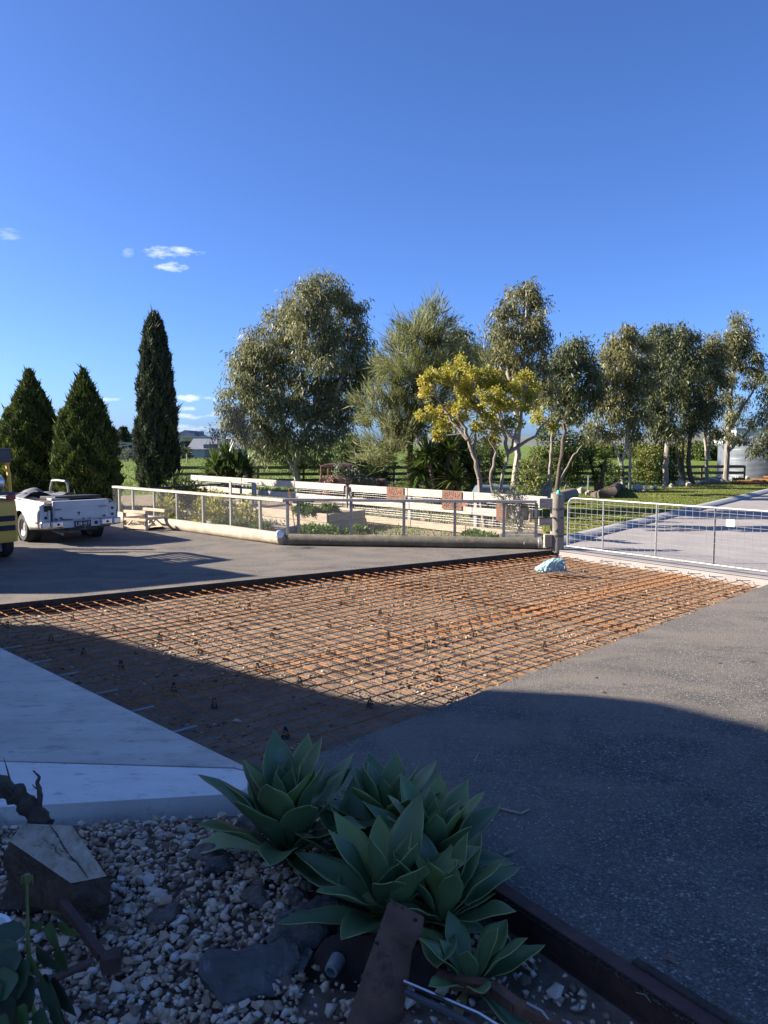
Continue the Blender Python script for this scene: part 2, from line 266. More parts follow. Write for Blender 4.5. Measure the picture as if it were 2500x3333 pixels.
# ------------------------------------------------------------------ mesh helpers
def linkobj(name, me, parent=None):
    o = bpy.data.objects.new(name, me); C.objects.link(o)
    if parent: o.parent = parent
    return o
def tag(o, label=None, cat=None, group=None, kind=None):
    if label: o['label'] = label
    if cat: o['category'] = cat
    if group: o['group'] = group
    if kind: o['kind'] = kind
    return o
def thing(name, label, cat, loc=(0, 0, 0), rz=0, group=None):
    o = bpy.data.objects.new(name, None); C.objects.link(o); o.empty_display_size = .2
    o.location = loc; o.rotation_euler = (0, 0, rz)
    return tag(o, label, cat, group)
def worldpos(o):
    v = Vector((0, 0, 0))
    while o: v += o.location; o = o.parent
    return v
class MB:
    def __init__(s): s.v = []; s.f = []
    def add(s, vs, fs):
        b = len(s.v); s.v += [tuple(v) for v in vs]; s.f += [tuple(b + i for i in f) for f in fs]; return s
    def box(s, c, size, rz=0, rot=None, taper=1):
        hx, hy, hz = size[0] / 2, size[1] / 2, size[2] / 2
        m = rot if rot else Matrix.Rotation(rz, 3, 'Z')
        vs = []
        for z in (-1, 1):
            k = taper if z > 0 else 1
            for x, y in ((-1, -1), (1, -1), (1, 1), (-1, 1)): vs.append(m @ Vector((x * hx * k, y * hy * k, z * hz)) + Vector(c))
        return s.add(vs, [(0, 3, 2, 1), (4, 5, 6, 7), (0, 1, 5, 4), (1, 2, 6, 5), (2, 3, 7, 6), (3, 0, 4, 7)])
    def beam(s, a, b, w, h, up=(0, 0, 1)):
        a, b = Vector(a), Vector(b); d = (b - a); ln = d.length; d.normalize()
        u = Vector(up); sd = d.cross(u)
        if sd.length < 1e-4: sd = d.cross(Vector((1, 0, 0)))
        sd.normalize(); u = sd.cross(d)
        m = Matrix((sd, d, u)).transposed()
        return s.box((a + b) / 2, (w, ln, h), rot=m)
    def tube(s, pts, r, n=8, cap=True, jit=0):
        pts = [Vector(p) for p in pts]; k = len(pts)
        rs = r if isinstance(r, (list, tuple)) else [r] * k
        b = len(s.v); ref = None
        for i, p in enumerate(pts):
            d = (pts[min(i + 1, k - 1)] - pts[max(i - 1, 0)]).normalized()
            if ref is None: ref = d.orthogonal().normalized()
            ref = (ref - d * ref.dot(d)).normalized(); q = d.cross(ref)
            for j in range(n):
                a = 2 * math.pi * j / n; rr = rs[i] * (1 + (random.uniform(-jit, jit) if jit else 0))
                s.v.append(tuple(p + (ref * math.cos(a) + q * math.sin(a)) * rr))
        for i in range(k - 1):
            for j in range(n):
                a0 = b + i * n + j; a1 = b + i * n + (j + 1) % n
                s.f.append((a0, a1, a1 + n, a0 + n))
        if cap:
            s.f.append(tuple(b + j for j in reversed(range(n)))); s.f.append(tuple(b + (k - 1) * n + j for j in range(n)))
        return s
    def lathe(s, prof, c, n=24, axis='Z', rot=None):
        b = len(s.v); c = Vector(c)
        for (r, h) in prof:
            for j in range(n):
                a = 2 * math.pi * j / n; x, y = r * math.cos(a), r * math.sin(a)
                p = {'Z': (x, y, h), 'X': (h, x, y), 'Y': (x, h, y)}[axis]
                p = Vector(p)
                if rot: p = rot @ p
                s.v.append(tuple(p + c))
        for i in range(len(prof) - 1):
            for j in range(n):
                a0 = b + i * n + j; a1 = b + i * n + (j + 1) % n
                s.f.append((a0, a1, a1 + n, a0 + n))
        return s
    def prism(s, poly, z0, z1, holes=()):
        loops = [[Vector((p[0], p[1], 0)) for p in poly]] + [[Vector((p[0], p[1], 0)) for p in h] for h in holes]
        flat = [p for l in loops for p in l]; n = len(flat); tris = tessellate_polygon(loops)
        vs = [(p.x, p.y, z0) for p in flat] + [(p.x, p.y, z1) for p in flat]
        fs = []
        for t in tris:
            a, b_, c = (flat[i] for i in t); up = (b_ - a).cross(c - a).z > 0
            t = t if up else t[::-1]
            fs.append(tuple(i + n for i in t)); fs.append(tuple(t[::-1]))
        o = 0
        for l in loops:
            k = len(l); area = sum(l[i].x * l[(i + 1) % k].y - l[(i + 1) % k].x * l[i].y for i in range(k))
            for i in range(k):
                a, b_ = o + i, o + (i + 1) % k
                f = (a, b_, b_ + n, a + n); fs.append(f if area > 0 else f[::-1])
            o += k
        return s.add(vs, fs)
    def xform(s, m, start=0):
        for i in range(start, len(s.v)): s.v[i] = tuple(m @ Vector(s.v[i]))
        return s
    def build(s, name, m, parent=None, world=False, smooth=False, bevel=0):
        me = bpy.data.meshes.new(name)
        off = worldpos(parent) if (world and parent) else Vector((0, 0, 0))
        me.from_pydata([(x - off.x, y - off.y, z - off.z) for x, y, z in s.v], [], s.f); me.update()
        if smooth:
            bm = bmesh.new(); bm.from_mesh(me); bmesh.ops.recalc_face_normals(bm, faces=bm.faces)
            for e in bm.edges:
                if len(e.link_faces) == 2 and e.calc_face_angle(0) > R(40): e.smooth = False
            for f in bm.faces: f.smooth = True
            bm.to_mesh(me); bm.free()
        me.materials.append(m)
        o = linkobj(name, me, parent)
        if bevel:
            b = o.modifiers.new('bevel', 'BEVEL'); b.width = bevel; b.segments = 2; b.limit_method = 'ANGLE'; b.angle_limit = R(35)
        return o
def arr_mesh(name, v, f, m, rnd=None, parent=None, world=False, smooth=False):
    v = np.asarray(v, dtype=np.float32).reshape(-1, 3)
    if world and parent: v = v - np.array(worldpos(parent), dtype=np.float32)
    f = np.asarray(f, dtype=np.int32); k = f.shape[1]
    me = bpy.data.meshes.new(name)
    me.vertices.add(len(v)); me.vertices.foreach_set('co', v.ravel())
    me.loops.add(f.size); me.loops.foreach_set('vertex_index', f.ravel())
    me.polygons.add(len(f)); me.polygons.foreach_set('loop_start', np.arange(0, f.size, k, dtype=np.int32))
    if smooth: me.polygons.foreach_set('use_smooth', np.ones(len(f), dtype=bool))
    me.update(calc_edges=True)
    if rnd is not None:
        a = me.attributes.new('rnd', 'FLOAT', 'POINT'); a.data.foreach_set('value', np.asarray(rnd, dtype=np.float32))
    me.materials.append(m); return linkobj(name, me, parent)
def unit(a): return a / np.maximum(np.linalg.norm(a, axis=1, keepdims=True), 1e-9)
def leaf_quads(pos, d, ln, wd, g=rng):
    """one four-cornered leaf per row"""
    n = len(pos); d = unit(d); sd = unit(np.cross(d, unit(g.normal(size=(n, 3)))))
    ln = np.broadcast_to(np.asarray(ln, float), (n,))[:, None]; wd = np.broadcast_to(np.asarray(wd, float), (n,))[:, None]
    mid = pos + d * ln * .42
    v = np.stack([pos, mid + sd * wd / 2, pos + d * ln, mid - sd * wd / 2], 1).reshape(-1, 3)
    return v, np.arange(4 * n).reshape(-1, 4)
def vnoise(p, sc, seed=0):
    """smooth value noise, p (n,2)"""
    g = np.random.default_rng(seed).random((64, 64)); q = p * sc; i = np.floor(q).astype(int); f = q - i; f = f * f * (3 - 2 * f)
    a = g[i[:, 0] % 64, i[:, 1] % 64]; b = g[(i[:, 0] + 1) % 64, i[:, 1] % 64]; c = g[i[:, 0] % 64, (i[:, 1] + 1) % 64]; d = g[(i[:, 0] + 1) % 64, (i[:, 1] + 1) % 64]
    return (a * (1 - f[:, 0]) + b * f[:, 0]) * (1 - f[:, 1]) + (c * (1 - f[:, 0]) + d * f[:, 0]) * f[:, 1] - .5
def hull(npts, ax=(1, 1, 1), seed=0, sub=False):
    g = np.random.default_rng(seed); bm = bmesh.new()
    p = unit(g.normal(size=(npts, 3))) * g.uniform(.8, 1.05, (npts, 1)) * np.array(ax)
    for q in p: bm.verts.new(q)
    r = bmesh.ops.convex_hull(bm, input=bm.verts)
    bmesh.ops.delete(bm, geom=[v for v in bm.verts if not v.link_faces], context='VERTS')
    bmesh.ops.triangulate(bm, faces=bm.faces); bmesh.ops.recalc_face_normals(bm, faces=bm.faces)
    bm.verts.index_update(); v = np.array([x.co[:] for x in bm.verts]); f = np.array([[x.index for x in q.verts] for q in bm.faces]); bm.free()
    return v, f
def scatter(shapes, pos, size, g=rng, flat=.8):
    """many small stones as one mesh (arrays)"""
    V, F, Q = [], [], []; b = 0
    which = g.integers(0, len(shapes), len(pos))
    for k, (sv, sf) in enumerate(shapes):
        idx = np.nonzero(which == k)[0]; n = len(idx)
        if not n: continue
        a = g.uniform(0, 6.283, n); t = g.uniform(-.6, .6, n); u = g.uniform(-.6, .6, n)
        v = np.broadcast_to(sv, (n,) + sv.shape).copy()
        y = v[:, :, 1] * np.cos(t)[:, None] - v[:, :, 2] * np.sin(t)[:, None]; z = v[:, :, 1] * np.sin(t)[:, None] + v[:, :, 2] * np.cos(t)[:, None]
        x = v[:, :, 0]
        x2 = x * np.cos(u)[:, None] + z * np.sin(u)[:, None]; z = -x * np.sin(u)[:, None] + z * np.cos(u)[:, None]
        X = x2 * np.cos(a)[:, None] - y * np.sin(a)[:, None]; Y = x2 * np.sin(a)[:, None] + y * np.cos(a)[:, None]
        v = np.stack([X, Y, z * flat], 2) * size[idx][:, None, None] + pos[idx][:, None, :]
        V.append(v.reshape(-1, 3)); F.append((np.arange(n)[:, None, None] * len(sv) + sf[None]).reshape(-1, 3) + b)
        Q.append(np.repeat(g.random(n), len(sv))); b += n * len(sv)
    return np.concatenate(V), np.concatenate(F), np.concatenate(Q)
def inside(p, poly):
    x, y = p[:, 0], p[:, 1]; r = np.zeros(len(p), bool); j = len(poly) - 1
    for i in range(len(poly)):
        xi, yi = poly[i][0], poly[i][1]; xj, yj = poly[j][0], poly[j][1]
        r ^= ((yi > y) != (yj > y)) & (x < (xj - xi) * (y - yi) / (yj - yi + 1e-12) + xi); j = i
    return r
def text_mesh(txt, size, depth=.003, align='CENTER'):
    cu = bpy.data.curves.new('lettering', 'FONT'); cu.body = txt; cu.size = size; cu.extrude = depth; cu.align_x = align; cu.align_y = 'CENTER'; cu.resolution_u = 2
    o = bpy.data.objects.new('lettering', cu); C.objects.link(o); bpy.context.view_layer.update()
    me = bpy.data.meshes.new_from_object(o.evaluated_get(bpy.context.evaluated_depsgraph_get()))
    bpy.data.objects.remove(o); bpy.data.curves.remove(cu); me.materials.clear(); return me

# ------------------------------------------------------------------ ground, yard, excavation, slabs, driveway
PIT = [(-6.06, 9.97), (-.83, 4.95), (6.40, 12.30), (3.55, 15.93)]
SLAB = [(-6.06, 9.97), (-9.6, 6.9), (-6.0, 4.9), (-2.72, 5.17), (-1.02, 5.05), (-.83, 4.95)]
PALE = [(-6.0, 4.86), (-2.6, 4.44), (-.92, 4.66), (-.80, 4.92), (-1.02, 5.03), (-2.72, 5.15)]
BED = [(-6.0, 4.86), (-6.0, .6), (2.75, .6), (1.19, 2.70), (.49, 3.66), (.12, 4.32), (-.55, 4.78), (-.92, 4.66), (-2.6, 4.44)]
HOLE = [(-6.06, 9.97), (-9.6, 6.9), (-6.0, 4.9), (-6.0, .6), (2.75, .6), (1.19, 2.70), (.49, 3.66), (.12, 4.32), (-.55, 4.78), (-.83, 4.95), (6.40, 12.30), (3.55, 15.93)]
def sheet(name, poly, z, m, holes=()):
    loops = [[Vector((p[0], p[1], 0)) for p in poly]] + [[Vector((p[0], p[1], 0)) for p in h] for h in holes]
    flat = [p for l in loops for p in l]; b = MB()
    fs = []
    for t in tessellate_polygon(loops):
        a, b_, c = (flat[i] for i in t); fs.append(t if (b_ - a).cross(c - a).z > 0 else t[::-1])
    b.add([(p.x, p.y, z) for p in flat], fs)
    return tag(b.build(name, m), kind='structure')
sheet('ground', [(-3000, -400), (3000, -400), (3000, 4000), (-3000, 4000)], -.024, M['field'], [[(-6.2, 10.1), (-9.8, 6.9), (-6.2, 4.8), (-6.2, .4), (3.2, .4), (1.55, 2.75), (.85, 3.8), (.35, 4.6), (-.4, 4.75), (6.55, 12.25), (3.6, 16.1)]])
sheet('yard', [(-30, -12), (14, -12), (14, 6), (6.40, 12.30), (3.55, 15.93), (3.5, 16.2), (-2.2, 16.75), (-7.9, 22.3), (-10, 25.5), (-30, 25.5)], 0, M['asphalt'],
      [HOLE[:-2] + [(6.38, 12.30), (3.53, 15.93)]])
sheet('garden_ground', [(-8.4, 22.6), (-2.2, 16.72), (3.6, 16.1), (3.75, 16.9), (4.3, 20), (5.0, 36), (-4, 36), (-12, 33), (-12, 26)], -.012, M['garden'])
# driveway with its joints, kerb and lawn
KA, KB = Vector((3.95, 16.75, 0)), Vector((17.36, 34.67, 0)); kd = (KB - KA).normalized(); kn = Vector((-kd.y, kd.x, 0))
KC = KB + kd * 30
drive = MB().prism([(3.55, 15.95), (6.40, 12.32), (14, 2.6), (60, 2.6), (60, 70), (KC.x, KC.y), (KA.x, KA.y), (3.62, 16.3)], -.30, .006).build('driveway', M['drive'])
tag(drive, kind='structure')
g = MB()
for t in (6.5, 13.5, 21, 30):
    a = KA + kd * t; g.beam(a + Vector((0, 0, .006)), a - kn * 25 + Vector((0, 0, .006)), .012, .003)
g.build('control_joint', M['cutface'], drive)
kb = MB(); prof = [(-.02, -.05), (-.02, .05), (.10, .11), (.24, .13), (.34, .11), (.36, -.05)]
pts = [KA - kd * .6] + [KA + kd * t for t in (0, 3, 8, 14, 20, 30, 52)]
vs_ = [p + kn * a + Vector((0, 0, h)) for p in pts for (a, h) in prof]; k = len(prof)
kb.add(vs_, [(i * k + j, (i + 1) * k + j, (i + 1) * k + j + 1, i * k + j + 1) for i in range(len(pts) - 1) for j in range(k - 1)] + [tuple(range(k))])
tag(kb.build('kerb', M['kerb'], smooth=True), kind='structure')
LAWN = [tuple((KA + kn * .33 - kd * .4).xy), tuple((KB + kn * .33).xy), tuple((KC + kn * .33).xy), (27.5, 54.6), (14.2, 41.4), (7.4, 36), (4.6, 27), (3.9, 18)]
sheet('lawn', LAWN, .055, M['lawn'])
# soil floor of the pit, uneven
xs, ys = np.meshgrid(np.arange(-6.4, 6.8, .09), np.arange(4.6, 16.4, .09), indexing='ij')
p2 = np.stack([xs.ravel(), ys.ravel()], 1)
z = -.155 + vnoise(p2, 1.1, 1) * .03 + vnoise(p2, 4, 2) * .025 + vnoise(p2, 11, 3) * .022
nx, ny = xs.shape; idx = np.arange(nx * ny).reshape(nx, ny)
q = np.stack([idx[:-1, :-1], idx[1:, :-1], idx[1:, 1:], idx[:-1, 1:]], -1).reshape(-1, 4)
cen = p2[q].mean(1); big = [(-6.3, 10.0), (-.83, 4.7), (6.7, 12.3), (3.6, 16.2)]
q = q[inside(cen, big)]
tag(arr_mesh('pit_floor', np.column_stack([p2, z]), q, M['soil'], smooth=True), kind='structure')
edge = MB()
def face(a, b, top, bot, rough=.02):
    a, b = Vector((*a, 0)), Vector((*b, 0)); d = (b - a); n = Vector((d.y, -d.x, 0)).normalized(); st = max(2, int(d.length / .12))
    vs = []
    for i in range(st + 1):
        p = a + d * i / st
        for j, h in enumerate((top, (top * 2 + bot) / 3, (top + bot * 2) / 3, bot)):
            o = n * (random.uniform(-rough, rough) if 0 < j else 0) + n * .004
            vs.append(p + o + Vector((0, 0, h)))
    edge.add(vs, [(i * 4 + j, i * 4 + j + 1, i * 4 + 5 + j, i * 4 + 4 + j) for i in range(st) for j in range(3)])
face(PIT[0], PIT[3], .0, -.22); face(PIT[1], PIT[2], .0, -.22)
tag(edge.build('pit_edge', M['cutface']), kind='structure')
st_shapes = [hull(7, (1, .8, .65), s) for s in range(6)]
n = 26000
pp = np.column_stack([rng.uniform(-6.2, 6.5, n), rng.uniform(4.7, 16, n)]); pp = pp[inside(pp, PIT)]
pp = pp[vnoise(pp, 1.3, 9) + rng.normal(0, .22, len(pp)) > -.08]
zz = -.155 + vnoise(pp, 1.1, 1) * .03 + vnoise(pp, 4, 2) * .025 + vnoise(pp, 11, 3) * .022
v, f, qd = scatter(st_shapes, np.column_stack([pp, zz + .004]), rng.gamma(2.6, .0055, len(pp)) + .006)
tag(arr_mesh('soil_rubble', v, f, M['soilstone'], qd), 'loose crushed stone and clods strewn over the dug soil', 'rubble', kind='stuff')
# concrete slabs at the left
tag(MB().prism(SLAB, -.25, .012).build('concrete_apron', M['concrete']), kind='structure')
tag(MB().prism(PALE, -.25, .010).build('concrete_path', M['concrete_pale']), kind='structure')
sheet('garden_bed', BED, -.135, M['bedsoil'])
# loose grit on the near part of the yard
n = 26000
r_ = rng.uniform(0, 1, n) ** .8
gp = np.column_stack([rng.uniform(-1.2, 6.5, n), 2.3 + r_ * 6.5]); ok = ~inside(gp, HOLE) & (gp[:, 0] < gp[:, 1] * .62)
gp = gp[ok]
v, f, qd = scatter([hull(6, (1, .8, .6), s) for s in (31, 32, 33)], np.column_stack([gp, np.full(len(gp), .002)]), rng.gamma(3, .0011, len(gp)) + .0016)
tag(arr_mesh('asphalt_grit', v, f, M['grit'], qd), 'loose dark grit lying on the near part of the yard', 'grit', kind='stuff')

# ------------------------------------------------------------------ reinforcing mesh: six lapped sheets of welded bars
UA = R(41.5); U = Vector((math.cos(UA), math.sin(UA))); V2 = Vector((math.cos(UA - R(88)), math.sin(UA - R(88))))
ORI = Vector(PIT[0])
def clip(p, d, poly):
    """parameter interval of the line p+t*d inside a convex polygon (counter-clockwise)"""
    t0, t1 = -99, 99; k = len(poly)
    for i in range(k):
        a = Vector(poly[i][:2]); b = Vector(poly[(i + 1) % k][:2]); e = b - a; n = Vector((-e.y, e.x))
        den = n.dot(d); num = n.dot(a - p)
        if abs(den) < 1e-9:
            if num > 0: return None
            continue
        t = num / den
        if den > 0: t0 = max(t0, t)
        else: t1 = min(t1, t)
    return (t0, t1) if t1 - t0 > .12 else None
INS = [(-5.83, 9.98), (-.84, 5.20), (6.05, 12.18), (3.45, 15.52)]
vlaps = [(-.3, 2.78), (2.52, 5.22), (4.96, 8.6)]; ulaps = [(-.6, 6.30), (6.02, 14.0)]
sheets_l = {(0, 0): 'rusty steel mesh sheet along the dark cut edge, left end under the house shadow', (0, 1): 'rusty steel mesh sheet running up to the gate post beneath the plastic bag',
            (1, 0): 'middle rusty steel mesh sheet reaching out from the concrete apron', (1, 1): 'middle rusty steel mesh sheet reaching towards the gate',
            (2, 0): 'rusty steel mesh sheet nearest the agaves, half in shade', (2, 1): 'rusty steel mesh sheet along the asphalt edge below the gate sign'}
ZB = -.062
for i, (va, vb) in enumerate(vlaps):
    for j, (ua, ub) in enumerate(ulaps):
        tw = R((.5, -.6, .3, -.35, .7, -.5)[i * 2 + j]); rm = Matrix.Rotation(tw, 2)
        u, w = rm @ U, rm @ V2
        ctr = ORI + U * (ua + ub) / 2 + V2 * (va + vb) / 2
        def uvp(a, b): return ctr + u * (a - (ua + ub) / 2) + w * (b - (va + vb) / 2)
        rect = [uvp(ua - .06, va - .06), uvp(ua - .06, vb + .06), uvp(ub + .06, vb + .06), uvp(ub + .06, va - .06)]
        area = sum(rect[k].x * rect[(k + 1) % 4].y - rect[(k + 1) % 4].x * rect[k].y for k in range(4))
        if area < 0: rect.reverse()
        bars = []
        zo = ZB + .010 * ((i + j) % 2)
        for dirv, start, end, other, dz in ((u, va, vb, 'u', .008), (w, ua, ub, 'v', 0)):
            t = start + .02
            while t <= end + 1e-6:
                p = uvp(ua, t) if other == 'u' else uvp(t, va)
                c1, c2 = clip(p, dirv, INS), clip(p, dirv, rect)
                if c1 and c2:
                    t0, t1 = max(c1[0], c2[0]), min(c1[1], c2[1])
                    if t1 - t0 > .25: bars.append((p + dirv * (t0 - random.uniform(0, .05)), p + dirv * (t1 + random.uniform(0, .05)), zo + dz))
                t += .2
        if not bars: continue
        th = thing('reinforcing_mesh', sheets_l[(i, j)], 'steel mesh', (ctr.x, ctr.y, -.15), group='lapped mesh sheets in the pit')
        for (a, b, zb) in bars:
            m_ = (a + b) / 2; sag = random.uniform(-.006, .003)
            MB().tube([(a.x, a.y, zb), (m_.x + random.uniform(-.008, .008), m_.y + random.uniform(-.008, .008), zb + sag), (b.x, b.y, zb)], .0055, 6).build('bar', M['rebar'], th, world=True)
# plastic bar chairs
cm = MB(); h_ = .084
for a in range(4):
    an = a * math.pi / 2 + .4
    cm.tube([(.042 * math.cos(an), .042 * math.sin(an), 0), (.028 * math.cos(an), .028 * math.sin(an), h_ * .55), (.013 * math.cos(an), .013 * math.sin(an), h_)], .006, 5)
    an2 = an + math.pi / 2
    cm.tube([(.042 * math.cos(an), .042 * math.sin(an), .004), (.042 * math.cos(an2), .042 * math.sin(an2), .004)], .005, 4)
    cm.tube([(.030 * math.cos(an), .030 * math.sin(an), h_ * .5), (.030 * math.cos(an2), .030 * math.sin(an2), h_ * .5)], .004, 4)
cm.box((.012, 0, h_ + .006), (.007, .026, .022)); cm.box((-.012, 0, h_ + .006), (.007, .026, .022)); cm.box((0, 0, h_ - .004), (.03, .03, .008))
CH = [(0, 1940, .3858, [(60, 215), (430, 335), (610, 165), (705, 450), (960, 245), (1020, 555), (1230, 85), (1345, 330), (1465, 740), (1580, 150)]),
      (560, 1860, .3858, [(650, 275), (490, 430), (235, 640), (820, 160), (1090, 190), (990, 340), (845, 510), (1325, 420), (1425, 250), (1250, 100), (1470, 125), (1570, 40), (720, 775), (1075, 880), (355, 1070), (955, 1320), (1325, 640)]),
      (1100, 1780, .3858, [(420, 270), (745, 235), (740, 330), (1075, 180), (1045, 280), (1065, 400), (1290, 145), (1330, 220), (1370, 335), (1570, 180), (1495, 125), (355, 530), (830, 635), (1155, 700), (1175, 570), (1520, 490), (1500, 630), (745, 795), (420, 720), (250, 915), (855, 1070), (1330, 930), (270, 1290), (1060, 955)]),
      (1700, 1780, .4822, [(80, 218), (250, 188), (465, 178), (595, 155), (590, 250), (445, 280), (215, 330), (455, 378), (660, 325), (775, 212), (920, 188), (1060, 265), (1190, 235), (1200, 350), (1055, 390), (1375, 308), (1495, 275), (810, 290), (220, 435), (655, 515), (150, 665), (875, 455)])]
first = None
for ox, oy, sc, l in CH:
    for (x, y) in l:
        p = G(ox + x * sc, oy + y * sc, -.075)
        if first is None: o = first = cm.build('bar_chair', M['blackpl'])
        else: o = first.copy(); C.objects.link(o)
        zf = -.155 + float(vnoise(np.array([[p.x, p.y]]), 1.1, 1)[0]) * .03 + float(vnoise(np.array([[p.x, p.y]]), 4, 2)[0]) * .025 + float(vnoise(np.array([[p.x, p.y]]), 11, 3)[0]) * .022
        o.location = (p.x, p.y, zf - .001); o.rotation_euler = (0, 0, random.uniform(0, 3)); o.scale = (.82, .82, .9); tag(o, 'small black plastic chair holding up the rusty mesh', 'bar chair', 'bar chairs under the mesh')
# bent starter bars sticking out of the driveway edge, and grey dowels out of the apron
ga, gb = Vector((3.55, 15.93, 0)), Vector((6.40, 12.30, 0)); gd = (gb - ga).normalized(); gn = Vector((-gd.y, gd.x, 0)) * -1
words = ['first', 'second', 'third', 'fourth', 'fifth', 'sixth', 'seventh']
for i, px in enumerate((1980, 2040, 2125, 2190, 2265, 2335, 2425)):
    p = on_line(px, ga, gb, 1830)
    b = MB().tube([p + gn * .02 + gd * -.12 + Vector((0, 0, -.06)), p + gn * .24 + gd * 0 + Vector((0, 0, -.045)), p + gn * .26 + gd * .0 + Vector((0, 0, -.05)), p + gn * .02 + gd * .12 + Vector((0, 0, -.065))], .006, 6)
    o = b.build('starter_bar', M['rustdark']); tag(o, 'bent starter bar out of the concrete edge below the gate, %s from the gate post' % words[i], 'steel bar', 'bent starter bars along the driveway edge')
ORD = ['nearest the far cut edge', 'second from the far cut edge', 'third from the far cut edge', 'fourth from the far cut edge', 'fifth from the far cut edge', 'nearest the agaves']
for i, (px, py) in enumerate(((0, 2098), (95, 2140), (180, 2182), (300, 2240), (415, 2295), (552, 2368))):
    a = on_line(px - 18, SLAB[0], SLAB[5], py); d = Vector((U.x, U.y, 0))
    o = MB().tube([a - d * .05 + Vector((0, 0, -.05)), a + d * .28 + Vector((0, 0, -.048))], .011, 8).build('dowel_bar', M['greymetal'])
    tag(o, 'grey dowel bar out of the concrete apron, ' + ORD[i], 'steel bar', 'grey dowels along the apron')
o = MB().tube([G(1768, 1857, -.04), G(1820, 1864, -.038), G(1948, 1882, -.035), G(2040, 1886, -.04)], .008, 6).build('loose_bar', M['rustdark'])
tag(o, 'loose dark rod lying across the mesh beneath the plastic bag', 'steel rod')

# plastic bag on the mesh
bx = G(1800, 1858, -.045); bag = thing('plastic_bag', 'crumpled pale blue plastic bag with dark print lying on the mesh', 'plastic bag', (bx.x, bx.y, -.045)); bag.scale = (.84, .84, .84)
nu, nv = 34, 18; vs_ = []
gg = np.random.default_rng(3)
sil = [(-.36, .02), (-.33, .07), (-.22, .15), (-.10, .22), (.02, .265), (.14, .27), (.22, .26), (.25, .17), (.25, .06), (.27, .02)]
for i in range(nu):
    t = i / (nu - 1); x = -.36 + t * .63
    hgt = np.interp(x, [s_[0] for s_ in sil], [s_[1] for s_ in sil])
    for j in range(nv):
        a = math.pi * j / (nv - 1)
        fold = .026 * abs(math.sin(9 * t + 3 * math.sin(a * 2))) + .022 * abs(math.sin(19 * t - 6 * a)) + .012 * abs(math.sin(31 * t + 9 * a)) - .02 + gg.normal(0, .007)
        y = -math.cos(a) * (.15 + .04 * math.sin(6 * t)) + fold; zz_ = max(.0, max(0.0, math.sin(a)) ** .8 * hgt * (1 + 1.2 * fold))
        vs_.append((x + .02 * math.sin(7 * a), y, zz_))
MB().add(vs_, [(i * nv + j, (i + 1) * nv + j, (i + 1) * nv + j + 1, i * nv + j + 1) for i in range(nu - 1) for j in range(nv - 1)] + [tuple(range(nv)), tuple(reversed(range((nu - 1) * nv, nu * nv)))]).build('bag_skin', M['bag'], bag)
pr = MB()
for cidx, (x0, n0) in enumerate(((-.02, 5), (.05, 7))):
    for q_ in range(n0):
        zz_ = .205 - q_ * .026; yy = -.035 - math.sqrt(max(0, 1 - (zz_ / .30) ** 2)) * .155
        pr.box((x0 + q_ * .011, yy, zz_), (.024 + .008 * (q_ % 2), .006, .008)); pr.box((x0 + q_ * .011 + .008 * (-1) ** q_, yy, zz_ + .007), (.006, .006, .012))
pr.build('print', M['ink'], bag)
# ------------------------------------------------------------------ buildings left of the frame whose shade lies across the yard
def building(name, label, low, h, wallm, z0=0.0, over=.0):
    t = thing(name, label, 'building', (sum(p[0] for p in low) / len(low), sum(p[1] for p in low) / len(low), 0))
    MB().prism(low, z0, h - .18).build('wall', wallm, t, world=True)
    MB().prism(low, h - .178, h).build('roof', M['roofgrey'], t, world=True)
    return t
building('house_wing', 'lower wing of the house beyond the concrete apron', [(-13.9, 10.54), (-9.2, 7.2), (-9.0, 6.9), (-9.6, 6.4), (-16, 6.4), (-16, 10.4)], 4.5, M['wallbrick'])
building('house', 'two storey house left of the garden bed', [(-13.6, 7.79), (-12.56, 7.62), (-11.95, 7.41), (-11.3, 6.8), (-10.4, 5.0), (-10.4, -14), (-24, -14), (-24, 7.79)], 7.0, M['wallbrick'])
building('shed', 'tall grey shed beyond the parked forklift', [(-11.9, 11.7), (-9.45, 13.25), (-12.4, 15.6), (-18, 15.6), (-18, 11.7)], 3.6, M['wallgrey'])

# ------------------------------------------------------------------ mesh fences round the kitchen garden
FA, FB, FC = Vector((-7.85, 22.30, 0)), Vector((-2.18, 16.86, 0)), Vector((3.24, 16.25, 0))
def mesh_fence(label, A, B, cols, top, wood, topm, hsp, vsp, rail=(.07, .05), zlow=.20, py=1650):
    t = thing('mesh_fence', label, 'fence', ((A.x + B.x) / 2, (A.y + B.y) / 2, 0))
    d = (B - A).normalized(); n = Vector((d.y, -d.x, 0)); ln = (B - A).length
    MB().beam(A + Vector((0, 0, top)), B + Vector((0, 0, top)), rail[0] * 1.3, rail[1]).build('top_rail', topm, t, world=True, bevel=.004)
    for c in cols:
        p = on_line(c, A, B, py)
        MB().box((p.x, p.y, (top - rail[1] / 2 + .02) / 2), (.06, .06, top - rail[1] / 2 - .02 - .002), rz=math.atan2(d.y, d.x)).build('post', wood, t, world=True, bevel=.004)
    w = MB(); r = .0014
    o = n * .035
    k = int((top - zlow - .04) / hsp)
    for i in range(k + 1):
        z = zlow + i * hsp; w.tube([A + o + Vector((0, 0, z)), B + o + Vector((0, 0, z))], r, 3, cap=False)
    k = int(ln / vsp)
    for i in range(k + 1):
        p = A + d * (i * vsp) + o; w.tube([p + Vector((0, 0, zlow - .03)), p + Vector((0, 0, top - .03))], r, 3, cap=False)
    tag(w.build('wire_mesh', M['wire'], t, world=True), kind='stuff')
    return t
mesh_fence('wire mesh garden fence with a pale top rail beside the white pickup', FA, FB, (390, 434, 503, 577, 662, 752, 847), .97, M['greywood'], M['whitewood'], .022, .05, (.10, .06))
